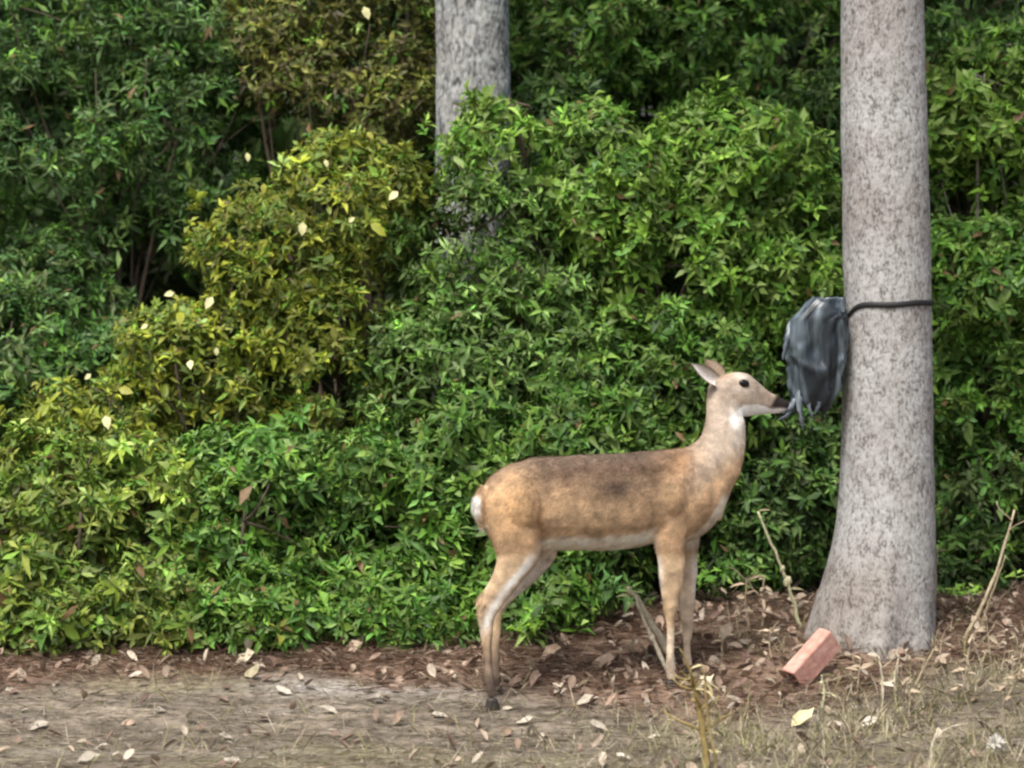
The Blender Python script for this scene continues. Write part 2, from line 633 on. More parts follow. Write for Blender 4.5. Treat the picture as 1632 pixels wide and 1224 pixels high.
def shrub(name, label, cat, lobes_px, Y, pal, n, L=.08, W=.027, nl=8, parts=70, keep=.62, bright=1.0, stems=5,
          inner=.5, group='shrubs along the woodland edge', wood=(.11, .085, .065), seed=0, back=.4, face_up=.55):
    r = np.random.default_rng(1000 + seed)
    lobes = []
    for px, py, rx, ry, rz, dy in lobes_px:
        c = at(px, py, Y + dy)
        lobes.append((c, np.array([rx, ry, rz])))
    cx = float(np.mean([l[0][0] for l in lobes]))
    cy = float(np.mean([l[0][1] for l in lobes])) + .12
    root = thing(name, label, cat, (cx, cy, float(ground_z(cx, cy))), group)
    n = int(n * 1.55)
    L, W, nl = L * .80, W * .74, 7
    pal_ = PAL[pal] * 3 + PAL['green'] if pal not in ('yellow', 'olive', 'lime') else PAL[pal] * 6 + PAL['bright']
    p, q = lobe_points(lobes, n, r, inner=inner, back=back)
    axis = q + np.array([0, -.10, .15]) + r.normal(0, .30, p.shape)
    br = bright * (1 + .22 * fbm(p * 3.0, 11 + seed, 2))
    # sprays that reach out past the rounded mass
    sp, sa = [], []
    for k in range(int(n / 110)):
        j = int(r.integers(0, len(p)))
        dr = unit(q[j] * np.array([1, .7, .8]) + np.array([0, -.25, .45]) + r.normal(0, .45, 3))
        m_ = int(r.integers(4, 9))
        ln_ = r.uniform(.10, .26)
        tt_ = np.linspace(0, 1, m_)[:, None]
        pts_ = p[j] + dr * tt_ * ln_ + np.array([0, 0, -.5]) * (tt_ * ln_) ** 2 * 2 + r.normal(0, .012, (m_, 3))
        sp.append(pts_)
        sa.append(dr + np.array([0, 0, .3]) + r.normal(0, .35, (m_, 3)))
    sp, sa = np.concatenate(sp), np.concatenate(sa)
    ok = sp[:, 2] > ground_z(sp[:, 0], sp[:, 1], False) + .03
    p, axis = np.concatenate([p, sp[ok]]), np.concatenate([axis, sa[ok]])
    br = bright * (1 + .30 * fbm(p * 3.0, 11 + seed, 2))
    br[-int(ok.sum()):] *= 1.15
    br = br * np.exp(r.normal(-.04, .30, len(br)))
    # the clusters that show largest: nearest to the open side
    front = np.argsort(p[:, 1] + .1 * r.random(len(p)))
    sel = front[: parts * 3: 3] if parts else front[:0]
    mask = np.ones(len(p), bool)
    mask[sel] = False
    B = Bag()
    v, f, c = leaf_arrays(rosette(p[mask], axis[mask], nl, L, W, pal_, br[mask], r), r)
    me = mesh_np('foliage', v, f, c)
    obj('foliage', me, M_LEAF, root, kind='stuff')
    protos = []
    for k in range(5):
        z = rosette(np.zeros((1, 3)), np.array([[0, 0, 1.0]]), nl, L * 1.02, W * 1.02, PAL[pal], np.array([bright * (.85 + .12 * k)]), r)
        v, f, c = leaf_arrays(z, r, True)
        tv, tf = tube([(0, 0, -.07), (.006, 0, -.03), (0, 0, .012)], [.003, .0026, .002], 5)
        m = Bag()
        m.add(v, f)
        m.c[0] = c
        m.add(tv, tf, (.10, .11, .05))
        pm = m.mesh('leaf_cluster')
        pm.materials.append(M_LEAF)
        protos.append(pm)
    for i in sel:
        o = bpy.data.objects.new('leaf_cluster', protos[int(r.integers(0, 5))])
        COL.objects.link(o)
        o.parent = root
        o.matrix_parent_inverse = Matrix.Translation(-root.location)
        o.location = p[i]
        o.rotation_euler = (Vector(axis[i]).to_track_quat('Z', 'Y') @ Matrix.Rotation(r.uniform(0, 6.28), 4, 'Z').to_quaternion()).to_euler()
        s = r.uniform(.85, 1.15)
        o.scale = (s, s, s)
    # stems from the ground, each forking into the lobes
    for k in range(stems):
        c, rad = lobes[k % len(lobes)]
        gx_, gy_ = cx + r.normal(0, .10), cy + r.normal(0, .08)
        a = np.array([gx_, gy_, float(ground_z(gx_, gy_)) - .03])
        b = c + r.normal(0, .35, 3) * rad
        m = Bag()
        P = curve_pts(a, b, .05, 9, r)
        tv, tf = tube(P, np.linspace(.016, .006, 9), 7)
        m.add(tv, tf, np.array(wood) * r.uniform(.8, 1.2))
        for j in range(7):
            s = P[r.integers(3, 9)]
            e = c + unit(r.normal(size=3)) * rad * r.uniform(.6, .95)
            tv, tf = tube(curve_pts(s, e, .03, 6, r), np.linspace(.006, .002, 6), 5)
            m.add(tv, tf, np.array(wood) * r.uniform(.8, 1.3))
        obj('stem', m.mesh('stem'), M_WOOD, root)
    return root, p, axis


# ---- front row
s_low_left, _, _ = shrub('shrub', 'fresh green leafy shrub at the far end of the hedge away from tree', 'shrub',
      [(60, 830, .44, .34, .44, 0), (260, 850, .40, .32, .40, .05), (40, 950, .34, .3, .22, -.2), (230, 985, .36, .28, .16, -.24), (40, 990, .38, .28, .16, -.26), (-120, 980, .36, .28, .16, -.26)], 12.78, 'lime', 2600, L=.078, W=.030, parts=80, seed=1)
s_low_mid, _, _ = shrub('shrub', 'low bushy green shrub behind the red pine straw bed', 'shrub',
      [(430, 830, .40, .32, .44, 0), (620, 840, .38, .32, .42, .05), (430, 980, .38, .28, .17, -.26), (640, 975, .36, .26, .17, -.22)], 12.78, 'green', 2400, L=.080, W=.031, parts=80, seed=2)
shrub('shrub', 'glossy green shrub directly behind the rump of the deer', 'shrub',
      [(740, 790, .36, .3, .40, 0), (880, 870, .40, .28, .30, .05), (930, 740, .34, .3, .32, .1), (800, 965, .38, .24, .17, -.18)], 12.85, 'green', 2000, L=.082, W=.032, parts=80, seed=3, bright=.78)  # leaf colour darkened to stand for the deep shade behind the deer
shrub('shrub', 'tall mixed green shrub below the grey trunk set back in foliage', 'shrub',
      [(760, 420, .36, .36, .40, .15), (700, 600, .36, .34, .34, 0), (860, 560, .34, .34, .40, .1)], 13.3, 'grey', 1700, L=.070, W=.024, parts=70, seed=4, keep=.66)
s_yellow, yp, ya = shrub('shrub', 'yellow olive shrub climbing in a slope, dotted with pale yellow leaves', 'shrub',
      [(170, 690, .36, .3, .26, -.1), (310, 570, .34, .32, .30, 0), (440, 430, .36, .34, .34, .05), (560, 310, .34, .34, .28, .1), (520, 560, .34, .3, .36, 0)],
      13.4, 'yellow', 2400, L=.066, W=.026, parts=90, seed=5)
shrub('shrub', 'bright green shrub with light leaf tips above the head of the deer', 'shrub',
      [(980, 270, .34, .34, .30, 0), (1160, 260, .36, .34, .34, .05), (1250, 400, .30, .3, .34, .1), (1060, 420, .36, .32, .30, 0), (800, 190, .15, .14, .11, -.1), (735, 225, .10, .1, .06, -.15)], 13.5, 'bright', 2000, L=.078, W=.031, parts=90, seed=6)
shrub('shrub', 'mid green shrub behind the back and neck of the deer', 'shrub',
      [(960, 620, .32, .32, .32, 0), (1110, 590, .34, .32, .30, .05), (1060, 740, .34, .3, .28, .05)], 13.35, 'green', 1500, L=.074, W=.028, parts=70, bright=.85, seed=7)
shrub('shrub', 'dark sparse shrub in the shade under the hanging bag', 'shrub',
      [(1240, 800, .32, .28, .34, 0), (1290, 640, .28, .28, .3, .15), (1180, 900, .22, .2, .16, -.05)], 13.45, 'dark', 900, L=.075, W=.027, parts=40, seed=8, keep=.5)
shrub('shrub', 'light green shrub with bare pale stems beside the strapped trunk', 'shrub',
      [(1560, 170, .30, .3, .22, 0), (1640, 120, .34, .3, .25, .1), (1640, 260, .25, .3, .2, .05)], 13.6, 'bright', 900, L=.078, W=.032, parts=70, seed=9, wood=(.34, .31, .26), stems=6)
shrub('shrub', 'mid green shrub level with the strap on the open side of trunk', 'shrub',
      [(1560, 430, .26, .28, .24, 0), (1650, 420, .34, .3, .28, .05), (1570, 620, .26, .28, .26, .1)], 13.5, 'green', 1200, L=.075, W=.029, parts=70, seed=10)
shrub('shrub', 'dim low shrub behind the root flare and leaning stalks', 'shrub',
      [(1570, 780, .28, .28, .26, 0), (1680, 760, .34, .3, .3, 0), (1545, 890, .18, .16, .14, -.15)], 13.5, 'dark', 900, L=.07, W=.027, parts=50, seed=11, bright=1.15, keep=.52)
# ---- behind them
BG = 'trees and tall bushes of the wood behind'
shrub('bush', 'dark blue-green tall bush behind the yellow olive shrub', 'bush',
      [(60, 250, .55, .45, .55, 0), (260, 200, .5, .45, .55, .1), (330, 20, .45, .4, .4, .2), (90, 10, .5, .4, .45, .2), (60, 480, .45, .4, .35, -.1)],
      14.5, 'cool', 2600, L=.075, W=.022, parts=60, seed=12, keep=.66, group=BG)
shrub('bush', 'teal green bush low behind the sloping yellow olive shrub', 'bush',
      [(-20, 560, .35, .35, .35, 0), (90, 600, .3, .3, .3, .1)], 13.9, 'cool', 700, L=.07, W=.026, parts=40, seed=13, bright=1.25, group=BG)
shrub('bush', 'brownish olive bush beside the grey trunk set back in foliage', 'bush',
      [(560, 130, .42, .4, .34, 0), (480, 0, .35, .35, .3, .1), (620, -60, .35, .35, .3, .1)], 14.3, 'olive', 1400, L=.06, W=.023, parts=50, seed=14, group=BG)
shrub('bush', 'deep green bush between the two trunks, above the bright shrub', 'bush',
      [(900, 60, .45, .4, .36, 0), (1090, 40, .45, .4, .36, .1), (1270, 80, .45, .4, .45, .15), (1000, -80, .5, .4, .4, .2)], 14.8, 'green', 2000, L=.075, W=.027, parts=60, seed=15, bright=.78, group=BG)
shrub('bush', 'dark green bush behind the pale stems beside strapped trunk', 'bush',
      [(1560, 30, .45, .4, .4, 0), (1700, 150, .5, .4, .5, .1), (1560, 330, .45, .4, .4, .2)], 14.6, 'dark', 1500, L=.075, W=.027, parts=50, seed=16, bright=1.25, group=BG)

# ---- the wood further back: one mass, nobody could count it
def woods():
    r = np.random.default_rng(55)
    n = 11000
    p = np.stack([r.uniform(-5.5, 5.5, n), r.uniform(15.2, 17.6, n), r.uniform(.3, 4.6, n)], 1)
    k = fbm(p * 1.6, 91, 2) > -.7
    p = p[k]
    ax = np.array([0, -.7, .5]) + r.normal(0, .5, p.shape)
    br = .8 * (1 + .35 * fbm(p * 1.5, 92, 2))
    z = rosette(p, ax, 7, .16, .065, PAL['dark'], br, r)
    v, f, c = leaf_arrays(z, r)
    n2 = 2600
    p2 = np.stack([r.uniform(-7, 7, n2), r.uniform(18, 19.5, n2), r.uniform(.3, 5.5, n2)], 1)
    v2, f2, c2 = leaf_arrays(rosette(p2, np.array([0, -.9, .4]) + r.normal(0, .4, p2.shape), 7, .30, .15, PAL['dark'], np.full(len(p2), .8), r), r)
    v, f, c = np.concatenate([v, v2]), np.concatenate([f, f2 + len(v)]), np.concatenate([c, c2])
    obj('woodland', mesh_np('woodland', v, f, c), M_LEAF, kind='stuff', label='dark mass of woodland foliage behind the shrubs', category='woodland')


woods()
# filler undergrowth between the shrubs and the wood
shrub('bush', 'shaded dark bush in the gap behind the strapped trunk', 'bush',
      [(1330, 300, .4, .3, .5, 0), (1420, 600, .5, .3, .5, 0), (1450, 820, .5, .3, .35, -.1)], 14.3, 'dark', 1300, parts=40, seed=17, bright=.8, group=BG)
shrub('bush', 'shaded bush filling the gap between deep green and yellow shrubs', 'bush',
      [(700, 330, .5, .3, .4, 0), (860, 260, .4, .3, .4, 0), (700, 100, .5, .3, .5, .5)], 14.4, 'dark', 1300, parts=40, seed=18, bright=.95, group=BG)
for k, (px, lab) in enumerate([(-330, 'broad green bush at the left end of the wood edge'), (1960, 'broad green bush beyond the light stems at the wood edge')]):
    shrub('bush', lab, 'bush', [(px, 300, .6, .4, .6, .3), (px, 750, .6, .4, .6, -.1)], 13.6, 'green', 1500, parts=0, seed=20 + k, group=BG)


# ------------------------------------------------------------------ trees
def trunk_fn(edges, Y):
    """edges: rows of (py, left px, right px) -> centre x and radius as functions of z"""
    e = np.array(edges, float)
    L = np.array([at(a, y, Y) for y, a, b in e])
    R = np.array([at(b, y, Y) for y, a, b in e])
    z = (L[:, 2] + R[:, 2]) / 2
    o = np.argsort(z)
    z, cx, rr = z[o], ((L[:, 0] + R[:, 0]) / 2)[o], ((R[:, 0] - L[:, 0]) / 2)[o]

    def fx(q):
        return np.where(q > z[-1], cx[-1] + (q - z[-1]) * (cx[-1] - cx[-4]) / (z[-1] - z[-4]), np.interp(q, z, cx))

    def fr(q):
        return np.where(q > z[-1], np.maximum(rr[-1] - (q - z[-1]) * .016, .05), np.interp(q, z, rr))
    return fx, fr


def tree(name, label, edges, Y, mat, z0, relief, cell, flare=None, seed=0, top=8.0, rows=400):
    r = np.random.default_rng(300 + seed)
    fx, fr = trunk_fn(edges, Y)
    zz = np.concatenate([np.linspace(z0 - .15, 2.9, rows), np.linspace(2.9, top, 60)[1:]])
    # smooth the interpolated edge
    ker = np.ones(25) / 25
    cx = fx(zz)
    rr = fr(zz)
    pad = lambda a: np.convolve(np.concatenate([np.full(12, a[0]), a, np.full(12, a[-1])]), ker, 'valid')
    cx, rr = pad(cx), pad(rr)
    ns = 160
    th = np.arange(ns) * 2 * math.pi / ns
    TH, ZZ = np.meshgrid(th, zz)
    RR = rr[:, None] * np.ones_like(TH)
    if flare is not None:
        for ang, amt, width, hgt in flare:
            dth = np.angle(np.exp(1j * (TH - ang)))
            RR = RR + amt * np.exp(-(dth / width) ** 2) * np.exp(-np.maximum(ZZ - z0, 0) / hgt)
    X0 = np.cos(TH) * RR
    Y0 = np.sin(TH) * RR
    p = np.stack([np.cos(TH).ravel() * .165, np.sin(TH).ravel() * .165, ZZ.ravel()], 1)
    q = p * np.array([cell, cell, cell * .62])
    warp = np.stack([vnoise(q * .7, 3 + seed), vnoise(q * .7, 4 + seed), vnoise(q * .7, 5 + seed)], 1) * .6
    ridge = 1 - np.abs(fbm(q + warp, 6 + seed, 3)) * 2.6         # cracks where the noise crosses zero
    crack = smooth01(ridge, .55, .98)
    lump = 2.2 * fbm(p * 7, 7 + seed, 2)
    disp = relief * (-.5 * crack + .55 * lump + .3 * vnoise(q * 4, 9 + seed))
    disp = disp.reshape(TH.shape)
    V = np.stack([cx[:, None] + X0 + np.cos(TH) * disp, Y + Y0 + np.sin(TH) * disp, ZZ], 2).reshape(-1, 3)
    cshade = (1 - .10 * crack * smooth01(vnoise(q * .35, 33 + seed), -.5, .5))[:, None] * np.array([1, .985, .965]) ** (1 + crack[:, None])
    # darker, browner and mottled towards the foot
    foot = smooth01(-(ZZ.ravel() - z0), -.55, .05) * (.6 + .4 * fbm(p * 9, 12 + seed, 2))
    cshade = cshade * (1 - foot[:, None] * np.array([.22, .28, .34]))
    me = mesh_np('trunk', V, ring_faces(len(zz), ns), cshade)
    root = thing(name, label, 'tree', (float(cx[10]), Y, z0))
    obj('trunk', me, mat, root)
    # limbs and crown above the frame
    B = Bag()
    lob = []
    for k in range(9):
        h = r.uniform(4.6, top - .3)
        s = np.array([float(fx(np.array(h))), Y, h])
        a = k * 2.4 + r.uniform(-.4, .4)
        e = s + np.array([math.cos(a), math.sin(a), .55]) * r.uniform(.9, 1.7)
        me_l = Bag()
        tv, tf = tube(curve_pts(s, e, .12, 8, r), np.linspace(.055, .018, 8), 8)
        me_l.add(tv, tf, (.8, .8, .8))
        obj('limb', me_l.mesh('limb'), mat, root)
        lob.append((e, np.array([.75, .75, .5])))
    pp, qq = lobe_points(lob, 1000, r, inner=.3, back=1.0, R0=(.2, .4), per=10)
    z = rosette(pp, qq + np.array([0, 0, .4]), 7, .15, .06, PAL['green'], np.ones(len(pp)), r)
    v, f, c = leaf_arrays(z, r)
    obj('crown', mesh_np('crown', v, f, c), M_LEAF, root, kind='stuff')
    return fx, fr, (zz, cx, rr)


M_BARK1 = bark_mat('bark_pale', (.445, .455, .462), (.34, .343, .345), (.17, .165, .162), 36, .6)
M_BARK2 = bark_mat('bark_grey', (.42, .445, .45), (.28, .30, .31), (.11, .12, .125), 22, .5)
E1 = [(-200, 1339, 1466), (0, 1340, 1472), (150, 1340, 1476), (300, 1342, 1481), (400, 1344, 1483), (500, 1345, 1485), (600, 1343, 1486),
      (700, 1340, 1487), (780, 1337, 1489), (840, 1331, 1491), (890, 1322, 1491), (930, 1309, 1491), (970, 1299, 1491), (1030, 1288, 1492), (1100, 1280, 1493)]
Z1 = float(T_BASE[2])
fx1, fr1, T1 = tree('tree', 'pale mottled trunk with a black strap and flared foot', E1, TREE_Y, M_BARK1, Z1, .0034, 60,
                    flare=[(math.pi * 1.02, .03, .4, .10), (math.pi * 1.50, .05, .22, .14), (math.pi * 1.75, .02, .2, .09), (math.pi * 1.25, .04, .2, .12), (2.1, .05, .4, .1)], seed=0)
E2 = [(-200, 692, 806), (0, 694, 811), (100, 694, 812), (200, 694, 813), (400, 692, 815), (800, 688, 818), (1100, 684, 822)]
fx2, fr2, T2 = tree('tree', 'blue-grey rough trunk rising out of the shrubs behind', E2, 13.95, M_BARK2, .38, .007, 34, seed=2, top=7.5, rows=360)


# ------------------------------------------------------------------ deer
def ring(A, B, w, lat, ns=28, e=2.15):
    """ellipse-like ring: A, B edge points (photo px) in the plane at lat, w half width across"""
    a = D(A[0], A[1], lat)
    b = D(B[0], B[1], lat)
    th = np.arange(ns) * 2 * math.pi / ns
    c, s = np.cos(th), np.sin(th)
    cc = np.sign(c) * np.abs(c) ** (2 / e)
    ss = np.sign(s) * np.abs(s) ** (2 / e)
    return (a + b) / 2 + cc[:, None] * (a - b) / 2 + ss[:, None] * DNEAR * w


def resample(secs, k=5):
    S = np.array(secs, float)
    n = len(S)
    t = np.linspace(0, n - 1, (n - 1) * k + 1)
    i = np.clip(t.astype(int), 0, n - 2)
    u = (t - i)[:, None]
    p = lambda j: S[np.clip(j, 0, n - 1)]
    p0, p1, p2, p3 = p(i - 1), p(i), p(i + 1), p(i + 2)
    return .5 * ((2 * p1) + (-p0 + p2) * u + (2 * p0 - 5 * p1 + 4 * p2 - p3) * u ** 2 + (-p0 + 3 * p1 - 3 * p2 + p3) * u ** 3)


def loft(secs, ns=28, e=2.15):
    """secs rows: ax ay bx by w lat -> closed verts, faces"""
    R = resample(secs)
    V = [ring((q[0], q[1]), (q[2], q[3]), max(q[4], .002), q[5], ns, e) for q in R]
    n = len(V)
    V = np.concatenate(V)
    c0, c1 = V[:ns].mean(0), V[-ns:].mean(0)
    V = np.concatenate([V, [c0], [c1]])
    a = np.arange(ns)
    b = (a + 1) % ns
    caps = np.concatenate([np.stack([b, a, np.full(ns, n * ns)], 1), np.stack([(n - 1) * ns + a, (n - 1) * ns + b, np.full(ns, n * ns + 1)], 1)])
    return V, [ring_faces(n, ns), caps]


torso = [(770, 794, 772, 826, .03, 0), (773, 781, 777, 842, .06, 0), (782, 762, 787, 862, .088, 0), (803, 745, 815, 878, .104, 0), (844, 731, 852, 880, .113, 0), (880, 727, 882, 876, .118, 0),
         (915, 726, 915, 877, .124, 0), (957, 724, 957, 877, .128, 0), (1009, 721, 1009, 873, .124, 0), (1050, 717, 1046, 865, .112, 0),
         (1085, 714, 1082, 866, .102, 0), (1112, 714, 1112, 856, .09, 0), (1134, 733, 1136, 836, .07, 0), (1149, 765, 1153, 808, .04, 0)]
neck = [(1078, 728, 1146, 830, .085, 0), (1100, 711, 1160, 789, .074, 0), (1117, 697, 1175, 760, .062, -0.008), (1125, 676, 1184, 730, .053, -0.022), (1127, 652, 1187, 700, .047, -0.042), (1127, 630, 1186, 676, .045, -0.06), (1132, 612, 1182, 660, .044, -0.075), (1146, 602, 1176, 650, .042, -0.085)]
head = [(1131, 618, 1142, 640, .024, -.085), (1136, 608, 1152, 652, .036, -.085), (1146, 600, 1166, 659, .044, -.085), (1160, 595, 1180, 663, .049, -.085), (1178, 593, 1193, 663, .048, -.085), (1193, 598, 1203, 662, .041, -.085), (1207, 608, 1214, 661, .032, -.085), (1222, 620, 1225, 660, .027, -.085), (1236, 630, 1236, 659, .0255, -.085), (1247, 635, 1244, 657, .0235, -.085), (1256, 639, 1252, 653, .018, -.085), (1258, 642, 1255, 650, .010, -.085)]
hind_n = [(780.0, 775, 852.0, 752, 0.0300, 0.05), (775.0, 800, 862.0, 785, 0.0470, 0.062), (778.0, 835, 868.0, 825, 0.0520, 0.064), (785.0, 864, 866.0, 860, 0.0500, 0.067), (792.0, 886, 859.0, 890, 0.0410, 0.069), (788.0, 908, 845.0, 911, 0.0310, 0.07), (776.0, 933, 823.0, 937, 0.0240, 0.072), (761.7, 955, 801.3, 966, 0.0179, 0.073), (761.2, 976, 788.8, 984, 0.0166, 0.073), (766.5, 1003, 785.5, 1007, 0.0133, 0.073), (770.1, 1040, 783.9, 1041, 0.0116, 0.072), (772.1, 1070, 785.9, 1071, 0.0116, 0.072), (772.3, 1087, 788.7, 1088, 0.0133, 0.072), (775.2, 1100, 789.8, 1099, 0.0116, 0.072), (778.2, 1112, 792.8, 1110, 0.0112, 0.072)]
hind_f = [(800.0, 790, 872.0, 790, 0.0350, -0.05), (800.0, 835, 884.0, 835, 0.0450, -0.058), (806.0, 862, 887.0, 862, 0.0430, -0.062), (815.0, 886, 887.0, 884, 0.0360, -0.066), (814.0, 906, 873.0, 906, 0.0280, -0.069), (800.0, 930, 846.0, 933, 0.0230, -0.071), (783.4, 952, 815.6, 957, 0.0175, -0.072), (779.9, 974, 801.1, 978, 0.0161, -0.072), (781.4, 1000, 798.6, 1003, 0.0129, -0.072), (783.0, 1036, 796.0, 1036, 0.0112, -0.072), (784.0, 1064, 796.0, 1064, 0.0112, -0.072), (784.2, 1079, 798.8, 1079, 0.0129, -0.072), (786.0, 1090, 799.0, 1089, 0.0116, -0.072), (788.1, 1102, 801.9, 1100, 0.0112, -0.072)]
fore_n = [(1062.0, 745, 1112.0, 752, 0.0300, 0.045), (1042.0, 790, 1108.0, 795, 0.0450, 0.056), (1040.0, 835, 1099.0, 840, 0.0420, 0.06), (1044.0, 868, 1091.0, 868, 0.0360, 0.062), (1048.0, 894, 1091.0, 894, 0.0300, 0.063), (1051.0, 928, 1088.0, 928, 0.0255, 0.064), (1055.2, 955, 1081.8, 955, 0.0198, 0.064), (1057.0, 974, 1079.0, 974, 0.0189, 0.064), (1061.2, 994, 1075.8, 993, 0.0133, 0.064), (1062.0, 1020, 1075.0, 1020, 0.0112, 0.064), (1062.0, 1048, 1074.0, 1048, 0.0112, 0.064), (1060.3, 1063, 1076.7, 1063, 0.0133, 0.064), (1062.1, 1074, 1075.9, 1073, 0.0116, 0.064), (1063.2, 1084, 1077.8, 1082, 0.0112, 0.064)]
fore_f = [(1075.0, 800.0, 1122.0, 800.0, 0.0350, -0.055), (1076.0, 845.0, 1117.0, 842.0, 0.0350, -0.059), (1080.0, 872.0, 1112.0, 870.0, 0.0310, -0.061), (1080.0, 900.0, 1111.0, 899.0, 0.0260, -0.063), (1081.0, 938.0, 1109.0, 938.0, 0.0230, -0.064), (1082.1, 962.0, 1106.9, 962.0, 0.0193, -0.064), (1083.0, 981.8, 1106.0, 982.7, 0.0193, -0.064), (1087.3, 999.7, 1103.7, 1000.6, 0.0129, -0.064), (1090.0, 1021.2, 1102.0, 1021.2, 0.0112, -0.064), (1089.0, 1039.1, 1101.0, 1039.1, 0.0112, -0.064), (1087.3, 1049.0, 1102.7, 1049.0, 0.0129, -0.064), (1089.1, 1057.0, 1102.9, 1056.1, 0.0116, -0.064), (1090.2, 1066.0, 1104.8, 1064.2, 0.0112, -0.064)]
tail = [(770, 772, 784, 782, .022, 0), (762, 783, 778, 794, .026, 0), (756, 796, 771, 802, .029, 0), (754, 812, 770, 814, .028, 0), (760, 828, 774, 826, .022, 0), (768, 843, 778, 838, .012, 0)]

DB = Bag()
for s in (torso, neck, head, hind_n, hind_f, fore_n, fore_f, tail):
    DB.add(*loft(s))
# brow, cheek and nose fullness
for (px, py, lat, rx, rl, rz) in [(1184, 606, HL + .034, .020, .014, .013), (1184, 606, HL - .034, .020, .014, .013), (1170, 640, HL + .026, .032, .020, .028), (1170, 640, HL - .026, .032, .020, .028),
                                  (1248, 644, HL, .013, .016, .011), (832, 805, .085, .078, .050, .10), (1070, 790, .080, .062, .043, .085), (832, 805, -.085, .078, .050, .10), (1070, 790, -.080, .062, .043, .085), 
                                  (1068, 966, .064, .0275, .0225, .03), (1095, 972, -.064, .0275, .0225, .03), (770, 962, .073, .022, .020, .03), (791, 964, -.072, .022, .020, .03)]:
    c = D(px, py, lat)
    u = np.linspace(0, math.pi, 13)
    w = np.arange(20) * 2 * math.pi / 20
    U, W_ = np.meshgrid(u, w, indexing='ij')
    P = c + (np.sin(U) * np.cos(W_))[..., None] * DDIR * rx + (np.sin(U) * np.sin(W_))[..., None] * DNEAR * rl + np.cos(U)[..., None] * np.array([0, 0, 1.]) * rz
    DB.add(P.reshape(-1, 3), ring_faces(13, 20))
raw = bpy.data.objects.new('raw', DB.mesh('raw'))
COL.objects.link(raw)
md = raw.modifiers.new('r', 'REMESH')
md.mode = 'VOXEL'
md.voxel_size = .0052
sm = raw.modifiers.new('s', 'SMOOTH')
sm.factor = .5
sm.iterations = 7
dg = bpy.context.evaluated_depsgraph_get()
ev = raw.evaluated_get(dg)
tmp = ev.to_mesh()
nv = len(tmp.vertices)
BV = np.empty(nv * 3)
tmp.vertices.foreach_get('co', BV)
BV = BV.reshape(-1, 3)
tmp.calc_loop_triangles()
BT = np.empty(len(tmp.loop_triangles) * 3, np.int32)
tmp.loop_triangles.foreach_get('vertices', BT)
BT = BT.reshape(-1, 3)
ev.to_mesh_clear()
bpy.data.objects.remove(raw)
BV = BV + unit(BV - P0) * (.0035 * vnoise(BV * 28, 51))[:, None]
print('deer body verts', nv)


def ear(base, tip, lb, lt, half, open_dir, ns=9, nr=11):
    a, b = D(base[0], base[1], lb), D(tip[0], tip[1], lt)
    ax = unit(b - a)
    L = np.linalg.norm(b - a)
    o = unit(open_dir - ax * (open_dir @ ax))
    s = np.cross(ax, o)
    t = np.linspace(0, 1, nr)
    wprof = half * np.sin(np.clip(.16 + .84 * t, 0, 1) * math.pi) ** .75 * (1 - .25 * t)
    wprof[-1] = .002
    k = np.linspace(-1, 1, ns)
    depth = np.interp(t, [0, .3, 1], [.9, .75, .15])
    front = np.stack([a + ax * (L * tt) + s * (kk * w) + o * (w * d * (kk * kk - .6)) for tt, w, d in zip(t, wprof, depth) for kk in k])
    backv = front - o * .0035
    V = np.concatenate([front, backv])
    i, j = np.meshgrid(np.arange(ns - 1), np.arange(nr - 1))
    q = (j * ns + i).ravel()
    Ff = np.stack([q, q + 1, q + 1 + ns, q + ns], 1)
    Fb = Ff[:, ::-1] + ns * nr
    rim = []
    idx = [(0, c) for c in range(ns)] + [(rr, ns - 1) for rr in range(1, nr)] + [(nr - 1, c) for c in range(ns - 2, -1, -1)] + [(rr, 0) for rr in range(nr - 2, 0, -1)]
    idx = [x * ns + y for x, y in idx]
    m = len(idx)
    rim = [(idx[z], idx[(z + 1) % m], idx[(z + 1) % m] + ns * nr, idx[z] + ns * nr) for z in range(m)]
    F = np.concatenate([Ff, Fb, np.array(rim)])
    F = np.concatenate([F[:, [0, 1, 2]], F[:, [0, 2, 3]]])
    inner = np.zeros(len(V))
    inner[:ns * nr] = np.tile(1 - np.abs(k), nr)
    return V, F, inner, np.tile(np.repeat(t, ns), 2)


z_up = np.array([0, 0, 1.0])
E_N = ear((1143, 609), (1103, 580), HL + .036, HL + .078, .032, DNEAR * 1.0 + DDIR * .75 + z_up * .1)
E_F = ear((1150, 600), (1124, 573), HL - .034, HL - .066, .031, -DNEAR * 1.0 + DDIR * .75 + z_up * .1)
nb = len(BV)
AV = np.concatenate([BV, E_N[0], E_F[0]])
AT = np.concatenate([BT, E_N[1] + nb, E_F[1] + nb + len(E_N[0])])


# vertex normals
def vnormals(V, T):
    n = np.cross(V[T[:, 1]] - V[T[:, 0]], V[T[:, 2]] - V[T[:, 0]])
    o = np.zeros_like(V)
    for k in range(3):
        np.add.at(o, T[:, k], n)
    return unit(o)


AN = vnormals(AV, AT)


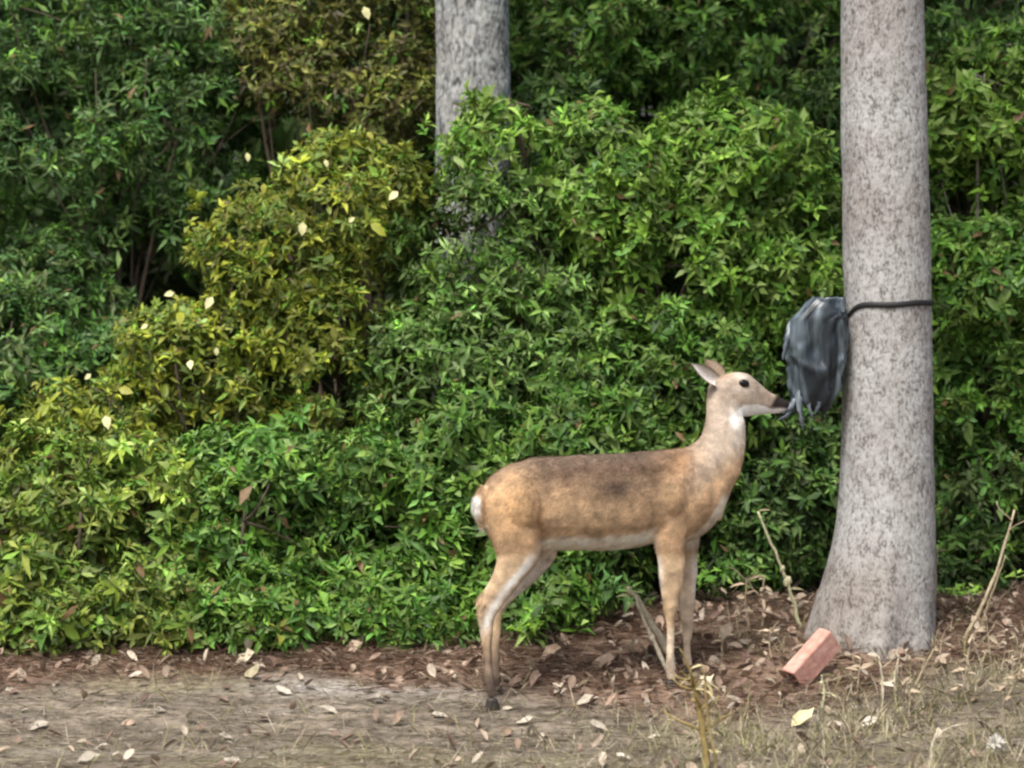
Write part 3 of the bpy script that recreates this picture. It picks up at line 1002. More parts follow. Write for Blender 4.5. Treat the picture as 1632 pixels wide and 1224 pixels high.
def coat(P, N):
    """fur colour of the animal with some painted shade, laid out in its own side-on plane"""
    lat = (P - P0) @ DNEAR
    q = P - EYE
    w = q @ FWD
    u = 816 + FPX * (q @ RIGHT) / w
    v = 612 - FPX * (q @ UP) / w
    n1 = fbm(P * 16, 61, 3)
    n2 = fbm(P * 45, 67, 2)
    uu, vv = u + 7 * n1, v + 7 * n1
    c = np.zeros((len(P), 3)) + np.array([.475, .325, .195])

    def mix(col, m):
        nonlocal c
        m = np.clip(m, 0, 1)[:, None]
        c = c * (1 - m) + np.array(col) * m
    def spot(x, y, rx, ry):
        return np.exp(-((uu - x) / rx) ** 2 - ((vv - y) / ry) ** 2)
    top = np.interp(u, [770, 803, 844, 906, 1009, 1085, 1112, 1130], [785, 745, 731, 726, 721, 715, 714, 690])
    bot = np.interp(u, [780, 860, 901, 957, 1009, 1045, 1090, 1137, 1158], [870, 880, 876, 876, 872, 862, 862, 830, 788])
    body = smooth01(u, 765, 790) * (1 - smooth01(u, 1105, 1140)) * (1 - smooth01(v, 880, 905))
    # dark saddle
    mix((.125, .082, .056), body * (1 - smooth01(vv - top, 22, 62)) * smooth01(uu, 800, 880) * (1 - smooth01(uu, 1040, 1100)) * .95)
    mix((.19, .145, .11), body * (1 - smooth01(vv - top, 5, 30)) * .6)
    mix((.095, .066, .052), spot(985, 775, 55, 20) * .9)
    mix((.20, .14, .095), spot(870, 768, 16, 28) * .8)  # shading at the edge of the haunch, painted into the coat
    # haunch and flank gold
    mix((.58, .38, .20), spot(822, 810, 36, 45) * .9)
    mix((.26, .14, .065), spot(863, 838, 8, 28) * .9)  # shade in the crease of the flank fold, painted into the coat
    mix((.52, .36, .215), spot(1075, 800, 30, 34) * .7)
    mix((.48, .345, .21), spot(950, 820, 70, 18) * .7)
    mix((.33, .195, .105), spot(1095, 735, 40, 22) * .85)
    mix((.30, .18, .10), spot(1112, 755, 8, 22) * .6)
    mix((.33, .21, .12), spot(1130, 815, 8, 24) * .6)
    # belly
    bl = smooth01(u, 850, 880) * (1 - smooth01(u, 1035, 1055))
    mix((.78, .72, .62), bl * smooth01(v + 4 * n1 - bot, -27, -15) * (v < 905))
    mix((.62, .55, .45), smooth01(u, 1080, 1100) * smooth01(v, 780, 795) * (1 - smooth01(v, 866, 880)) * smooth01(-(np.interp(v, [775, 788, 829, 845, 860], [1166, 1158, 1137, 1120, 1096]) - u), -9, -3))
    # neck, head
    nk = smooth01(u, 1085, 1135) * (1 - smooth01(v + .9 * (u - 1130), 735, 790)) 
    mix((.40, .33, .26), nk)
    mix((.37, .28, .20), nk * smooth01(-u, -1140, -1120) * .6)
    mix((.58, .52, .44), nk * smooth01(u, 1155, 1182) * (v > 655) * .6)
    hd = smooth01(u, 1125, 1140) * (1 - smooth01(v, 655, 668))
    mix((.35, .285, .225), hd)
    mix((.28, .20, .14), hd * (1 - smooth01(v - np.interp(u, [1130, 1150, 1178, 1193, 1240], [606, 598, 593, 597, 632]), 2, 9)) * smooth01(-u, -1180, -1160))
    mix((.56, .49, .42), spot(1186, 600, 14, 5) * .7 + spot(1190, 622, 16, 5) * .5)
    mix((.27, .205, .155), spot(1228, 632, 14, 11) * .8 + spot(1215, 628, 16, 6) * .4)
    jaw = smooth01(u, 1166, 1180) * smooth01(v - np.interp(u, [1170, 1185, 1210, 1230, 1250], [658, 646, 645, 652, 651]), -1.5, 1.5) * (1 - smooth01(v, 664, 672))
    mix((.92, .89, .84), jaw)
    mix((.90, .87, .82), spot(1174, 668, 9, 14))
    nose = smooth01(u + .5 * (v - 640), 1228, 1236) * (1 - smooth01(v, 648.5, 650.5))
    mix((.018, .015, .014), nose)
    mix((.03, .02, .02), np.exp(-((v - np.interp(u, [1215, 1230, 1250], [650, 651, 650.5])) / 1.2) ** 2) * smooth01(u, 1222, 1230) * (u < 1256))
    # legs
    lg = smooth01(v, 872, 900)
    mix((.50, .37, .235), lg * .8)
    hind = lg * (u < 960)
    fr = np.interp(v, [870, 891, 907, 933, 964, 983, 1002, 1073], [866, 858, 847, 823, 801, 789, 786, 785])
    near = (lat > 0)
    mix((.86, .81, .73), hind * near * np.exp(-((u + 3 * n1 - fr + 12) / 8) ** 2) * (1 - smooth01(v, 985, 1020)))
    mix((.62, .55, .48), hind * (~near) * (1 - smooth01(v, 940, 990)))
    mix((.16, .12, .095), hind * smooth01(v, 1000, 1060) * .8)
    mix((.13, .10, .08), hind * near * smooth01(u, 778, 783) * smooth01(v, 1000, 1020) * .8)
    mix((.10, .075, .06), hind * smooth01(v, 1066, 1092) * .9)
    fore = lg * (u >= 960)
    mix((.72, .66, .57), fore * near * np.exp(-((u - np.interp(v, [868, 894, 940, 980], [1046, 1050, 1055, 1059])) / 4.5) ** 2) * (1 - smooth01(v, 905, 960)))
    mix((.62, .55, .45), fore * near * smooth01(v, 990, 1015) * .55)
    mix((.50, .42, .33), fore * (~near) * .7)
    mix((.72, .66, .57), fore * (~near) * smooth01(u, 1100, 1107) * (1 - smooth01(v, 940, 965)) * .8)
    mix((.17, .125, .09), fore * near * spot(1078, 986, 6, 12) * .7)
    # tail and rump edge
    mix((.85, .82, .76), smooth01(-u, -770, -765) * smooth01(v, 785, 790) * (1 - smooth01(v, 812, 826)))
    mix((.60, .52, .40), smooth01(-u, -770, -765) * smooth01(v, 812, 826) * (v < 870) * .8)
    mix((.72, .66, .56), smooth01(-(u), -782, -774) * smooth01(v, 832, 842) * (v < 866))
    n3 = fbm(P * np.array([30, 30, 75]), 73, 2)
    c = 1.13 * c * (1 + .34 * n1 + .34 * n2 + .20 * n3)[:, None]
    return np.clip(c, .008, .9)


CC = coat(AV, AN)
# ears: pale inside with a dark rim
for E, o0 in ((E_N, nb), (E_F, nb + len(E_N[0]))):
    m = E[2][:, None]
    tt = E[3][:, None]
    m = m ** .45
    ec = np.array([.30, .225, .165]) * (1 - m) + np.array([.86, .80, .74]) * m
    ec = ec * (1 - .25 * tt * (1 - m))
    CC[o0:o0 + len(E[0])] = ec
deer_base = D(930, 1112, 0)
deer_base[2] = float(ground_z(deer_base[0], deer_base[1]))
deer = thing('deer', 'young tan deer standing in profile, tugging at the hanging bag', 'deer', deer_base)
deer_body = obj('body', mesh_np('body', AV, AT, CC), M_SKIN, deer)


# short coat, lying backwards and down
def fur():
    r = np.random.default_rng(17)
    tri = AV[BT]
    ar = np.linalg.norm(np.cross(tri[:, 1] - tri[:, 0], tri[:, 2] - tri[:, 0]), axis=1)
    n = 150000
    f = r.choice(len(BT), n, p=ar / ar.sum())
    b1, b2 = r.random(n), r.random(n)
    fl = b1 + b2 > 1
    b1[fl], b2[fl] = 1 - b1[fl], 1 - b2[fl]
    w = np.stack([1 - b1 - b2, b1, b2], 1)
    P = (tri[f] * w[..., None]).sum(1)
    N = unit((AN[BT][f] * w[..., None]).sum(1))
    C = (CC[BT][f] * w[..., None]).sum(1)
    q = P - EYE
    ww = q @ FWD
    u = 816 + FPX * (q @ RIGHT) / ww
    v = 612 - FPX * (q @ UP) / ww
    keep = ~((u > 1228) & (v < 668)) & ~((np.abs(u - 1186) < 13) & (np.abs(v - 611) < 9)) & (v < 1100)
    P, N, C, u, v = P[keep], N[keep], C[keep], u[keep], v[keep]
    n = len(P)
    head_ = (u > 1125) & (v < 665)
    neck_ = (u > 1110) & ~head_ & (v < 800)
    legs_ = v > 880
    flow = np.zeros((n, 3)) - DDIR + np.array([0, 0, -.55])
    flow[neck_] = np.array([0, 0, -1.]) - DDIR * .25
    flow[legs_] = np.array([0, 0, -1.]) - DDIR * .15
    flow[head_] = -DDIR + np.array([0, 0, .15])
    tl = u < 772
    flow[tl] = np.array([0, 0, -1.]) - DDIR * .3
    flow = flow + r.normal(0, .22, (n, 3))
    flow = flow - N * (flow * N).sum(1)[:, None]
    d = unit(unit(flow) + N * r.uniform(.12, .42, n)[:, None])
    ln = np.where(head_, .007, np.where(legs_, .008, np.where(neck_, .012, .015))) * r.uniform(.6, 1.3, n)
    ln = np.where(tl, .024, ln)
    s = unit(np.cross(d, N)) * .0012
    A = P - N * .0012
    V = np.stack([A - s, A + s, A + d * ln[:, None]], 1).reshape(-1, 3)
    C = C * (r.uniform(.72, 1.22, n) * (1 + .22 * fbm(P * np.array([60, 60, 60]), 71, 2)))[:, None]
    Cc = np.stack([C * .95, C * .95, np.clip(C * 1.12, 0, .92)], 1).reshape(-1, 3)
    return mesh_np('fur', V, np.arange(n * 3).reshape(-1, 3), Cc, smooth=False)


obj('fur', fur(), M_FUR, deer, kind='stuff')
mE, ntE, bE = new_mat('eye')
bE.inputs['Base Color'].default_value = (.006, .005, .004, 1)
bE.inputs['Roughness'].default_value = .12


def ellipsoid(c, ax, nu=12, nw=18):
    u = np.linspace(0, math.pi, nu)
    w = np.arange(nw) * 2 * math.pi / nw
    U, W_ = np.meshgrid(u, w, indexing='ij')
    P = np.asarray(c) + (np.sin(U) * np.cos(W_))[..., None] * ax[0] + (np.sin(U) * np.sin(W_))[..., None] * ax[1] + np.cos(U)[..., None] * ax[2]
    return P.reshape(-1, 3), ring_faces(nu, nw)


def surface_lat(px, py, side):
    """how far out the finished body reaches at this place"""
    q = D(px, py, HL + side * .04)
    dv = BV - q
    lat = dv @ DNEAR
    off = dv - DNEAR * lat[:, None]
    near = np.linalg.norm(off, axis=1) < .012
    L = lat[near]
    return HL + side * .04 + (L.max() if side > 0 else L.min())


for side in (1, -1):
    lt = surface_lat(1186, 611, side)
    c = D(1186, 611, lt - side * .0025)
    t = DDIR * .97 - z_up * .24
    v, f = ellipsoid(c, [t * .021, DNEAR * .010, np.cross(t, DNEAR) * .0145])
    obj('eye', mesh_np('eye', v, f), mE, deer)
    v, f = ellipsoid(D(1250, 643, HL + side * .011), [DDIR * .005, DNEAR * .005, z_up * .0035])
    obj('nostril', mesh_np('nostril', v, f), mE, deer)
mH, ntH, bH = new_mat('hoof')
bH.inputs['Base Color'].default_value = (.035, .028, .024, 1)
bH.inputs['Roughness'].default_value = .55


def hoof(gpt, anklepx, lat, L=.056):
    """two pointed claws side by side"""
    m = Bag()
    top = D(*anklepx, lat)
    for s in (-1, 1):
        o = DNEAR * (s * .0095)
        g = np.array(gpt) + o
        rows = []
        h = max(top[2] - g[2], .02)
        for t in np.linspace(0, 1, 6):
            zc = g + z_up * (h * 1.05 * t - .008)
            back = zc - DDIR * (.024 - .006 * t)
            fro = zc + DDIR * ((L - .024) * (1 - t) ** .8 + .012 * t) 
            back = back + (top - (np.array(gpt) + z_up * h)) * t * .9
            fro = fro + (top - (np.array(gpt) + z_up * h)) * t * .9
            k = 12
            th = np.arange(k) * 2 * math.pi / k
            cc = np.cos(th)
            wv = np.sin(th) * .0095 * (1 - .35 * np.clip(cc, 0, 1) ** 2 * (1 - t))
            rows.append((back + fro) / 2 + cc[:, None] * (fro - back) / 2 + wv[:, None] * DNEAR)
        V = np.concatenate(rows)
        V = np.concatenate([V, [V[:12].mean(0)], [V[-12:].mean(0)]])
        a = np.arange(12)
        b = (a + 1) % 12
        caps = np.concatenate([np.stack([b, a, np.full(12, 72)], 1), np.stack([60 + a, 60 + b, np.full(12, 73)], 1)])
        m.add(V, [ring_faces(6, 12), caps])
    return m.mesh('hoof')


for g, ap, lat in ((H_RN, (785, 1110), .072), (H_FN, (1070, 1082), .064), (HF_R, (794, 1100), -.072), (HF_F, (1097, 1064), -.064)):
    obj('hoof', hoof(g, ap, lat), mH, deer)

# ------------------------------------------------------------------ hanging bag and strap
mB, ntB, bB = new_mat('torn_plastic')
tc = ntB.nodes.new('ShaderNodeTexCoord')
mp = ntB.nodes.new('ShaderNodeMapping')
mp.inputs['Scale'].default_value = (1, 1, .22)
nz = ntB.nodes.new('ShaderNodeTexNoise')
nz.inputs['Scale'].default_value = 15
nz.inputs['Detail'].default_value = 3
nz.inputs['Distortion'].default_value = .6
rp = ntB.nodes.new('ShaderNodeValToRGB')
rp.color_ramp.elements[0].position = .46
rp.color_ramp.elements[0].color = (.016, .023, .030, 1)
rp.color_ramp.elements[1].position = .74
rp.color_ramp.elements[1].color = (.21, .27, .31, 1)  # pale upright streaks in the colour stand in for highlights on the plastic
ntB.links.new(tc.outputs['Object'], mp.inputs[0])
ntB.links.new(mp.outputs[0], nz.inputs['Vector'])
ntB.links.new(nz.outputs[0], rp.inputs[0])
ntB.links.new(rp.outputs[0], bB.inputs['Base Color'])
bB.inputs['Roughness'].default_value = .33
trB = ntB.nodes.new('ShaderNodeBsdfTranslucent')
ntB.links.new(rp.outputs[0], trB.inputs['Color'])
msB = ntB.nodes.new('ShaderNodeMixShader')
msB.inputs[0].default_value = .06
ntB.links.new(bB.outputs[0], msB.inputs[1])
ntB.links.new(trB.outputs[0], msB.inputs[2])
ntB.links.new(msB.outputs[0], ntB.nodes['Material Output'].inputs['Surface'])
bpB = ntB.nodes.new('ShaderNodeBump')
bpB.inputs['Strength'].default_value = .2
bpB.inputs['Distance'].default_value = .015
ntB.links.new(nz.outputs[0], bpB.inputs['Height'])
ntB.links.new(bpB.outputs[0], bB.inputs['Normal'])
mS, ntS, bS = new_mat('black_strap')
bS.inputs['Base Color'].default_value = (.012, .012, .013, 1)
bS.inputs['Roughness'].default_value = .6

mB2 = mB.copy()
mB2.name = 'torn_plastic_single_layer'
for nd in mB2.node_tree.nodes:
    if nd.type == 'VALTORGB':
        nd.color_ramp.elements[0].color = (.09, .115, .135, 1)
        nd.color_ramp.elements[1].color = (.40, .45, .48, 1)
BAG_Y = 12.40
bag_rows = np.array([  # py, left px, right px, half depth
    (474, 1300, 1347, .050), (484, 1287, 1347, .060), (497, 1277, 1347, .066), (510, 1263, 1347, .070), (530, 1257, 1346, .074), (555, 1252, 1345, .076),
    (580, 1257, 1343, .074), (605, 1260, 1339, .068), (628, 1263, 1331, .058), (642, 1267, 1320, .046), (650, 1271, 1308, .034)], float)


def make_bag():
    r = np.random.default_rng(5)
    n = 46
    py = np.linspace(474, 650, n)
    L = np.interp(py, bag_rows[:, 0], bag_rows[:, 1])
    R = np.interp(py, bag_rows[:, 0], bag_rows[:, 2])
    dp = np.interp(py, bag_rows[:, 0], bag_rows[:, 3])
    ns = 72
    th = np.arange(ns) * 2 * math.pi / ns
    V = []
    for k in range(n):
        a, b = at(L[k], py[k], BAG_Y), at(R[k], py[k], BAG_Y)
        c, hw = (a + b) / 2, (b[0] - a[0]) / 2
        t = k / (n - 1)
        e = 2 / 2.9
        cx_, sx_ = np.cos(th), np.sin(th)
        x = np.sign(cx_) * np.abs(cx_) ** e * hw
        y = np.sign(sx_) * np.abs(sx_) ** e * dp[k]
        P = np.stack([c[0] + x, c[1] + y, np.full(ns, c[2])], 1)
        # the open rim dips towards the trunk, at the front
        if t < .2:
            P[:, 2] -= (1 - t / .2) * (.062 * np.clip(x / hw * .6 + .45, 0, 1) * np.clip(.4 - y / dp[k], 0, 1))
        V.append(P)
    V = np.concatenate(V)
    T_ = np.repeat(np.linspace(0, 1, n), ns)
    out = np.tile(np.stack([np.cos(th), np.sin(th), np.zeros(ns)], 1), (n, 1))
    q = np.stack([np.tile(np.cos(th), n) * 1.5, np.tile(np.sin(th), n) * 1.5, T_ * 2.0], 1)
    fold = 1 - np.abs(fbm(q + .6 * np.stack([vnoise(q * 1.5, 1), vnoise(q * 1.5, 2), vnoise(q * 1.5, 3)], 1), 21, 3)) * 2.2
    V = V + out * ((fold - .5) * .034 * (.6 + T_ * .4))[:, None]
    V[:, 2] += .004 * vnoise(q * 3, 4)
    # ragged hem
    hem = T_ > .93
    V[hem, 2] += .03 * np.tile(vnoise(np.stack([th * 2.2, th * 0, th * 0], 1), 8), n)[hem] * ((T_[hem] - .93) / .07)
    return V, ring_faces(n, ns)


bp0 = at(1300, 480, BAG_Y)
bag = thing('hanging_bag', 'tattered blue-grey plastic bag strapped to the pale trunk', 'bag', at(1300, 652, BAG_Y))
v, f = make_bag()
bo = obj('bag_body', mesh_np('bag_body', v, f), mB, bag)
so = bo.modifiers.new('thick', 'SOLIDIFY')
so.thickness = .003


def ribbon(pts, wid, seed, name='torn_strip'):
    r = np.random.default_rng(seed)
    P = np.array(pts, float)
    n = 14
    t = np.linspace(0, len(P) - 1, n)
    i = np.clip(t.astype(int), 0, len(P) - 2)
    Q = P[i] + (P[i + 1] - P[i]) * (t - i)[:, None]
    Q[1:-1] = (Q[:-2] + Q[1:-1] * 2 + Q[2:]) / 4
    T_ = unit(np.gradient(Q, axis=0))
    ang = np.cumsum(r.normal(0, .3, n)) + r.uniform(-.5, .5)
    s0 = unit(np.cross(T_, np.array([0, 1.0, 0.05])))
    s1 = np.cross(T_, s0)
    s = s0 * np.cos(ang)[:, None] + s1 * np.sin(ang)[:, None]
    nn = np.cross(T_, s)
    w = (np.interp(np.linspace(0, 1, n), [0, .5, .85, 1], [1.2, .9, .5, .05]) * r.uniform(.7, 1.25, n))[:, None] * wid
    V = np.concatenate([Q - s * w, Q - nn * w * .35, Q + s * w])
    V = np.stack([Q - s * w, Q + nn * w * .35, Q + s * w], 1).reshape(-1, 3)
    a = np.arange(n - 1) * 3
    F = np.concatenate([np.stack([a, a + 1, a + 4, a + 3], 1), np.stack([a + 1, a + 2, a + 5, a + 4], 1)])
    o = obj(name, mesh_np(name, V, F), mB2, bag)
    m = o.modifiers.new('thick', 'SOLIDIFY')
    m.thickness = .0025
    return o


BF = BAG_Y - .05
mouth = D(1236, 655, HL)
ribbon([at(1270, 622, BF + .02), at(1265, 642, BF + .01), at(1256, 654, (BF + mouth[1]) / 2), mouth, mouth - DDIR * .03], .012, 1)
ribbon([at(1272, 625, BF + .02), at(1265, 652, BF + .01), at(1252, 664, BF - .02), at(1238, 670, BF - .04)], .007, 2)
ribbon([at(1276, 615, BF + .02), at(1273, 645, BF - .005), at(1277, 666, BF - .01), at(1280, 684, BF)], .013, 3)
ribbon([at(1292, 615, BF + .02), at(1288, 645, BF), at(1296, 668, BF)], .008, 4)
ribbon([at(1312, 610, BF + .02), at(1308, 640, BF + .005), at(1298, 661, BF + .01)], .011, 5)
ribbon([at(1264, 515, BF + .02), at(1255, 540, BF - .01), at(1250, 560, BF - .02), at(1247, 574, BF - .02)], .012, 7)
# strap round the trunk, dipping to the bag
SZ = float(at(1410, 485, TREE_Y - .165)[2])
ang = np.linspace(0, 2 * math.pi, 73)[:-1]
cxs = float(fx1(np.array(SZ)))
rs = float(fr1(np.array(SZ))) + .004
sag = -.05 * np.exp(-(np.angle(np.exp(1j * (ang - math.pi * 1.06))) / .38) ** 2)
SP = np.stack([cxs + np.cos(ang) * rs, TREE_Y + np.sin(ang) * rs, SZ + sag + .006 * np.cos(ang) + .002 * np.sin(ang * 5)], 1)


def closed_tube(P, rz, rr_, ns=8):
    n = len(P)
    c = P.mean(0)
    out = P - c
    out[:, 2] = 0
    out = unit(out)
    th = np.arange(ns) * 2 * math.pi / ns
    V = (P[:, None] + out[:, None] * (np.cos(th) * rr_)[None, :, None] + z_up * (np.sin(th) * rz)[None, :, None]).reshape(-1, 3)
    a = np.arange(ns)
    b = (a + 1) % ns
    F = np.concatenate([np.stack([k * ns + a, k * ns + b, ((k + 1) % n) * ns + b, ((k + 1) % n) * ns + a], 1) for k in range(n)])
    return V, F


v, f = closed_tube(SP, .0105, .0042)
obj('strap', mesh_np('strap', v, f), mS, bag)
tv, tf = tube([at(1346, 506, 12.42), at(1336, 507, 12.37), at(1318, 503, BAG_Y - .06)], [.011, .010, .008], 8)
obj('strap_end', mesh_np('strap_end', tv, tf), mS, bag)

# ------------------------------------------------------------------ brick
mK, ntK, bK = new_mat('fired_clay')
tc = ntK.nodes.new('ShaderNodeTexCoord')
nz = ntK.nodes.new('ShaderNodeTexNoise')
nz.inputs['Scale'].default_value = 30
nz.inputs['Detail'].default_value = 6
rp = ntK.nodes.new('ShaderNodeValToRGB')
rp.color_ramp.elements[0].position = .3
rp.color_ramp.elements[0].color = (.46, .225, .17, 1)
rp.color_ramp.elements[1].position = .7
rp.color_ramp.elements[1].color = (.68, .41, .34, 1)
ntK.links.new(tc.outputs['Object'], nz.inputs['Vector'])
ntK.links.new(nz.outputs[0], rp.inputs[0])
ntK.links.new(rp.outputs[0], bK.inputs['Base Color'])
bK.inputs['Roughness'].default_value = .85
bpK = ntK.nodes.new('ShaderNodeBump')
bpK.inputs['Strength'].default_value = .4
bpK.inputs['Distance'].default_value = .006
ntK.links.new(nz.outputs[0], bpK.inputs['Height'])
ntK.links.new(bpK.outputs[0], bK.inputs['Normal'])


def brick():
    r = np.random.default_rng(3)
    bm = bmesh.new()
    bmesh.ops.create_cube(bm, size=1)
    for v in bm.verts:
        v.co = Vector((v.co.x * .215, v.co.y * .066, v.co.z * .090))
    # open at both ends
    ends = [f for f in bm.faces if abs(f.normal.x) > .9]
    bmesh.ops.inset_individual(bm, faces=ends, thickness=.009, depth=0)
    bmesh.ops.inset_individual(bm, faces=ends, thickness=.0015, depth=-.085)
    bmesh.ops.bevel(bm, geom=bm.edges[:], offset=.0028, segments=2, affect='EDGES')
    bmesh.ops.subdivide_edges(bm, edges=[e for e in bm.edges if e.calc_length() > .03], cuts=5, use_grid_fill=True)
    co = np.array([v.co for v in bm.verts])
    d = .0022 * fbm(co * 40, 3, 2)
    n = unit(co)
    for v, dd, q in zip(bm.verts, d, n):
        v.co += Vector(q) * float(dd)
    me = bpy.data.meshes.new('brick')
    bm.to_mesh(me)
    bm.free()
    for p in me.polygons:
        p.use_smooth = False
    return me


bk = bpy.data.objects.new('brick', brick())
COL.objects.link(bk)
bk.data.materials.append(mK)
bk['label'] = 'orange pink clay brick tipped up against the flared tree foot'
bk['category'] = 'brick'
BKc = at(1294, 1050, 12.04)
ex = unit(at(1326, 1015, 12.07) - at(1262, 1086, 11.99))           # long side, rising to the trunk
ey = unit(np.array([-.33, .87, .33]))
ey = unit(ey - ex * (ex @ ey))
ez = np.cross(ex, ey)
bk.matrix_world = Matrix(((ex[0], ey[0], ez[0], BKc[0]), (ex[1], ey[1], ez[1], BKc[1]), (ex[2], ey[2], ez[2], BKc[2]), (0, 0, 0, 1)))

# ------------------------------------------------------------------ dry weeds, stalks
def stalk(label, pts, rad, col, group=None, leaves=0, leaf_col=(.34, .30, .17), L=.06, W=.014, seed=0, cat='stalk', name='dry_stalk', knots=(), twigs=0, spread=None):
    """pts: list of world points from foot to tip"""
    r = np.random.default_rng(700 + seed)
    P = np.array(pts, float)
    n = 16
    t = np.linspace(0, len(P) - 1, n)
    i = np.clip(t.astype(int), 0, len(P) - 2)
    Q = P[i] + (P[i + 1] - P[i]) * (t - i)[:, None]
    for _ in range(2):
        Q[1:-1] = (Q[:-2] + Q[1:-1] * 2 + Q[2:]) / 4
    Q[1:-1] += r.normal(0, rad * .2, (n - 2, 3))
    root = thing(name, label, cat, P[0], group)
    m = Bag()
    rr = np.linspace(rad, rad * .5, n)
    rr[::4] *= 1.22
    tv, tf = tube(Q, rr, 7)
    cc = np.array(col) * r.uniform(.8, 1.2, (len(tv), 1))
    m.add(tv, tf)
    m.c[-1] = cc
    for k in range(twigs):
        s = Q[r.integers(n // 3, n)]
        e = s + np.array([r.normal(0, .05), r.normal(0, .03), r.uniform(.02, .08)])
        tv, tf = tube(curve_pts(s, e, .006, 5, r), np.linspace(rad * .4, rad * .2, 5), 5)
        m.add(tv, tf, np.array(col) * r.uniform(.75, 1.25))
    obj('stem', m.mesh('stem'), M_DRY, root)
    for (kt, ks) in knots:
        j = int(kt * (n - 1))
        v, f = ellipsoid(Q[j], [np.array([ks, 0, 0]), np.array([0, ks * .8, 0]), np.array([.2 * ks, 0, ks * 1.3])], 7, 9)
        v += r.normal(0, ks * .12, v.shape)
        kb = Bag()
        kb.add(v, f, np.array(col) * 1.25)
        obj('seed_head', kb.mesh('seed_head'), M_DRY, root)
    for k in range(leaves):
        lo = n // 3 if spread is None else int(spread * n)
        b = Q[r.integers(lo, n)][None]
        d = np.array([[r.normal(0, 1), r.normal(0, .6), r.uniform(-.5, .7)]])
        lc = np.array(leaf_col)[None] * r.uniform(.7, 1.3)
        v, f, c = leaves_np(b, d, np.array([[0, -.4, 1.0]]) + r.normal(0, .4, (1, 3)), np.array([L * r.uniform(.6, 1.2)]), np.array([W * r.uniform(.7, 1.3)]), lc)
        obj('leaf', mesh_np('leaf', v, f, c), M_DRY, root)
    return root


def gp(px, py):
    p = ground_hit(px, py)
    p[2] -= .01
    return p


TAN, PALE, GRN = (.46, .39, .26), (.62, .56, .42), (.54, .53, .33)
a = gp(1277, 1005)
stalk('pale leaning stalk with a knot, between deer chest and trunk', [a, at(1262, 950, a[1]), at(1243, 895, a[1]), at(1208, 815, a[1] + .03)], .0085, GRN, knots=((.52, .016), (.62, .010)), seed=1, leaves=3, L=.05)
a = gp(1533, 1025)
stalk('long straw coloured stalk leaning away from the root flare', [a, at(1565, 965, a[1]), at(1592, 905, a[1]), at(1617, 812, a[1] + .02)], .0085, TAN, seed=2, twigs=2)
a = gp(1562, 1000)
stalk('thin brown stalk just behind the long leaning straw stalk', [a, at(1580, 950, a[1]), at(1603, 885, a[1])], .006, (.32, .26, .17), seed=3)
a = gp(1077, 1062)
stalk('thick pale cane leaning across in front of the deer legs', [a, at(1050, 1010, a[1] + .02), at(1022, 965, a[1] + .03), at(1000, 935, a[1] + .05)], .0145, PALE, seed=4, leaves=6, leaf_col=(.38, .40, .20), L=.075, W=.022, spread=.7)
a = gp(1066, 1070)
stalk('slimmer pale cane beside the thick cane at the deer legs', [a, at(1048, 1035, a[1]), at(1028, 990, a[1] + .02), at(1012, 950, a[1] + .03)], .009, PALE, seed=5, knots=((.5, .010),))
a = gp(940, 985)
stalk('short green sprig under the belly of the deer', [a, at(955, 960, a[1]), at(985, 925, a[1] + .02)], .006, (.25, .30, .14), seed=6, leaves=9, leaf_col=(.26, .30, .10), L=.075, W=.024, cat='sprig', name='sprig')
# golden weed standing nearer than the deer
wy = 10.75
g0 = np.array([at(1128, 1200, wy)[0], wy, 0.0])
g0[2] = float(ground_z(g0[0], g0[1])) - .01
wd = stalk('golden dead weed with withered leaves standing before the deer forelegs', [g0, at(1126, 1235, wy), at(1122, 1180, wy), at(1114, 1130, wy), at(1108, 1100, wy), at(1102, 1072, wy)], .0135, (.33, .25, .10), seed=7, leaves=18,
           leaf_col=(.42, .37, .21), L=.042, W=.013, cat='weed', name='dead_weed', twigs=18, spread=.35)
g1 = g0 + np.array([.03, .02, 0])
stalk('thin side shoot growing beside the golden dead weed', [g1, at(1139, 1200, wy), at(1128, 1150, wy), at(1124, 1110, wy), at(1122, 1060, wy)], .006, (.36, .28, .13), seed=8, leaves=9, leaf_col=(.42, .36, .2), L=.05, W=.012, cat='weed', name='dead_weed', twigs=4)
SG = 'small dry stalks around the brick and trunk'
for k, (x0, y0, x1, y1, rd, c, lf, lab) in enumerate([
        (1196, 1010, 1190, 925, .006, (.42, .32, .22), 9, 'brown dry weed with curled head between deer and trunk'),
        (1215, 1005, 1218, 918, .006, (.44, .35, .25), 9, 'slightly taller brown dry weed next to the curled one'),
        (1405, 1122, 1400, 1045, .0055, PALE, 2, 'pale upright stub in front of the trunk foot'),
        (1428, 1112, 1432, 1050, .005, PALE, 1, 'short pale stub beside the upright stub at trunk foot'),
        (1452, 1100, 1492, 1030, .005, TAN, 2, 'slanting tan stalk by the trunk foot'),
        (1310, 1128, 1309, 1075, .0045, GRN, 4, 'small greenish shoot right in front of the brick'),
        (1484, 1218, 1496, 1160, .006, PALE, 0, 'pale broken straw standing in the short dry grass'),
        (1488, 1010, 1494, 870, .005, (.36, .31, .22), 7, 'wispy dry twig climbing the side of the pale trunk'),
        (1602, 1115, 1628, 1060, .006, TAN, 5, 'tan grass tuft stalk at the edge of the dry grass'),
        (1312, 1195, 1309, 1118, .0042, (.40, .38, .24), 3, 'thin straw shoot near the yellow fallen leaf')]):
    a = gp(x0, y0)
    m = at((x0 + x1) / 2 + (k % 3 - 1) * 5, (y0 + y1) / 2, a[1])
    stalk(lab, [a, m, at(x1, y1, a[1])], rd, c, SG, leaves=lf, leaf_col=tuple(np.array(c) * 1.15), L=.055, W=.017, seed=20 + k, twigs=2)


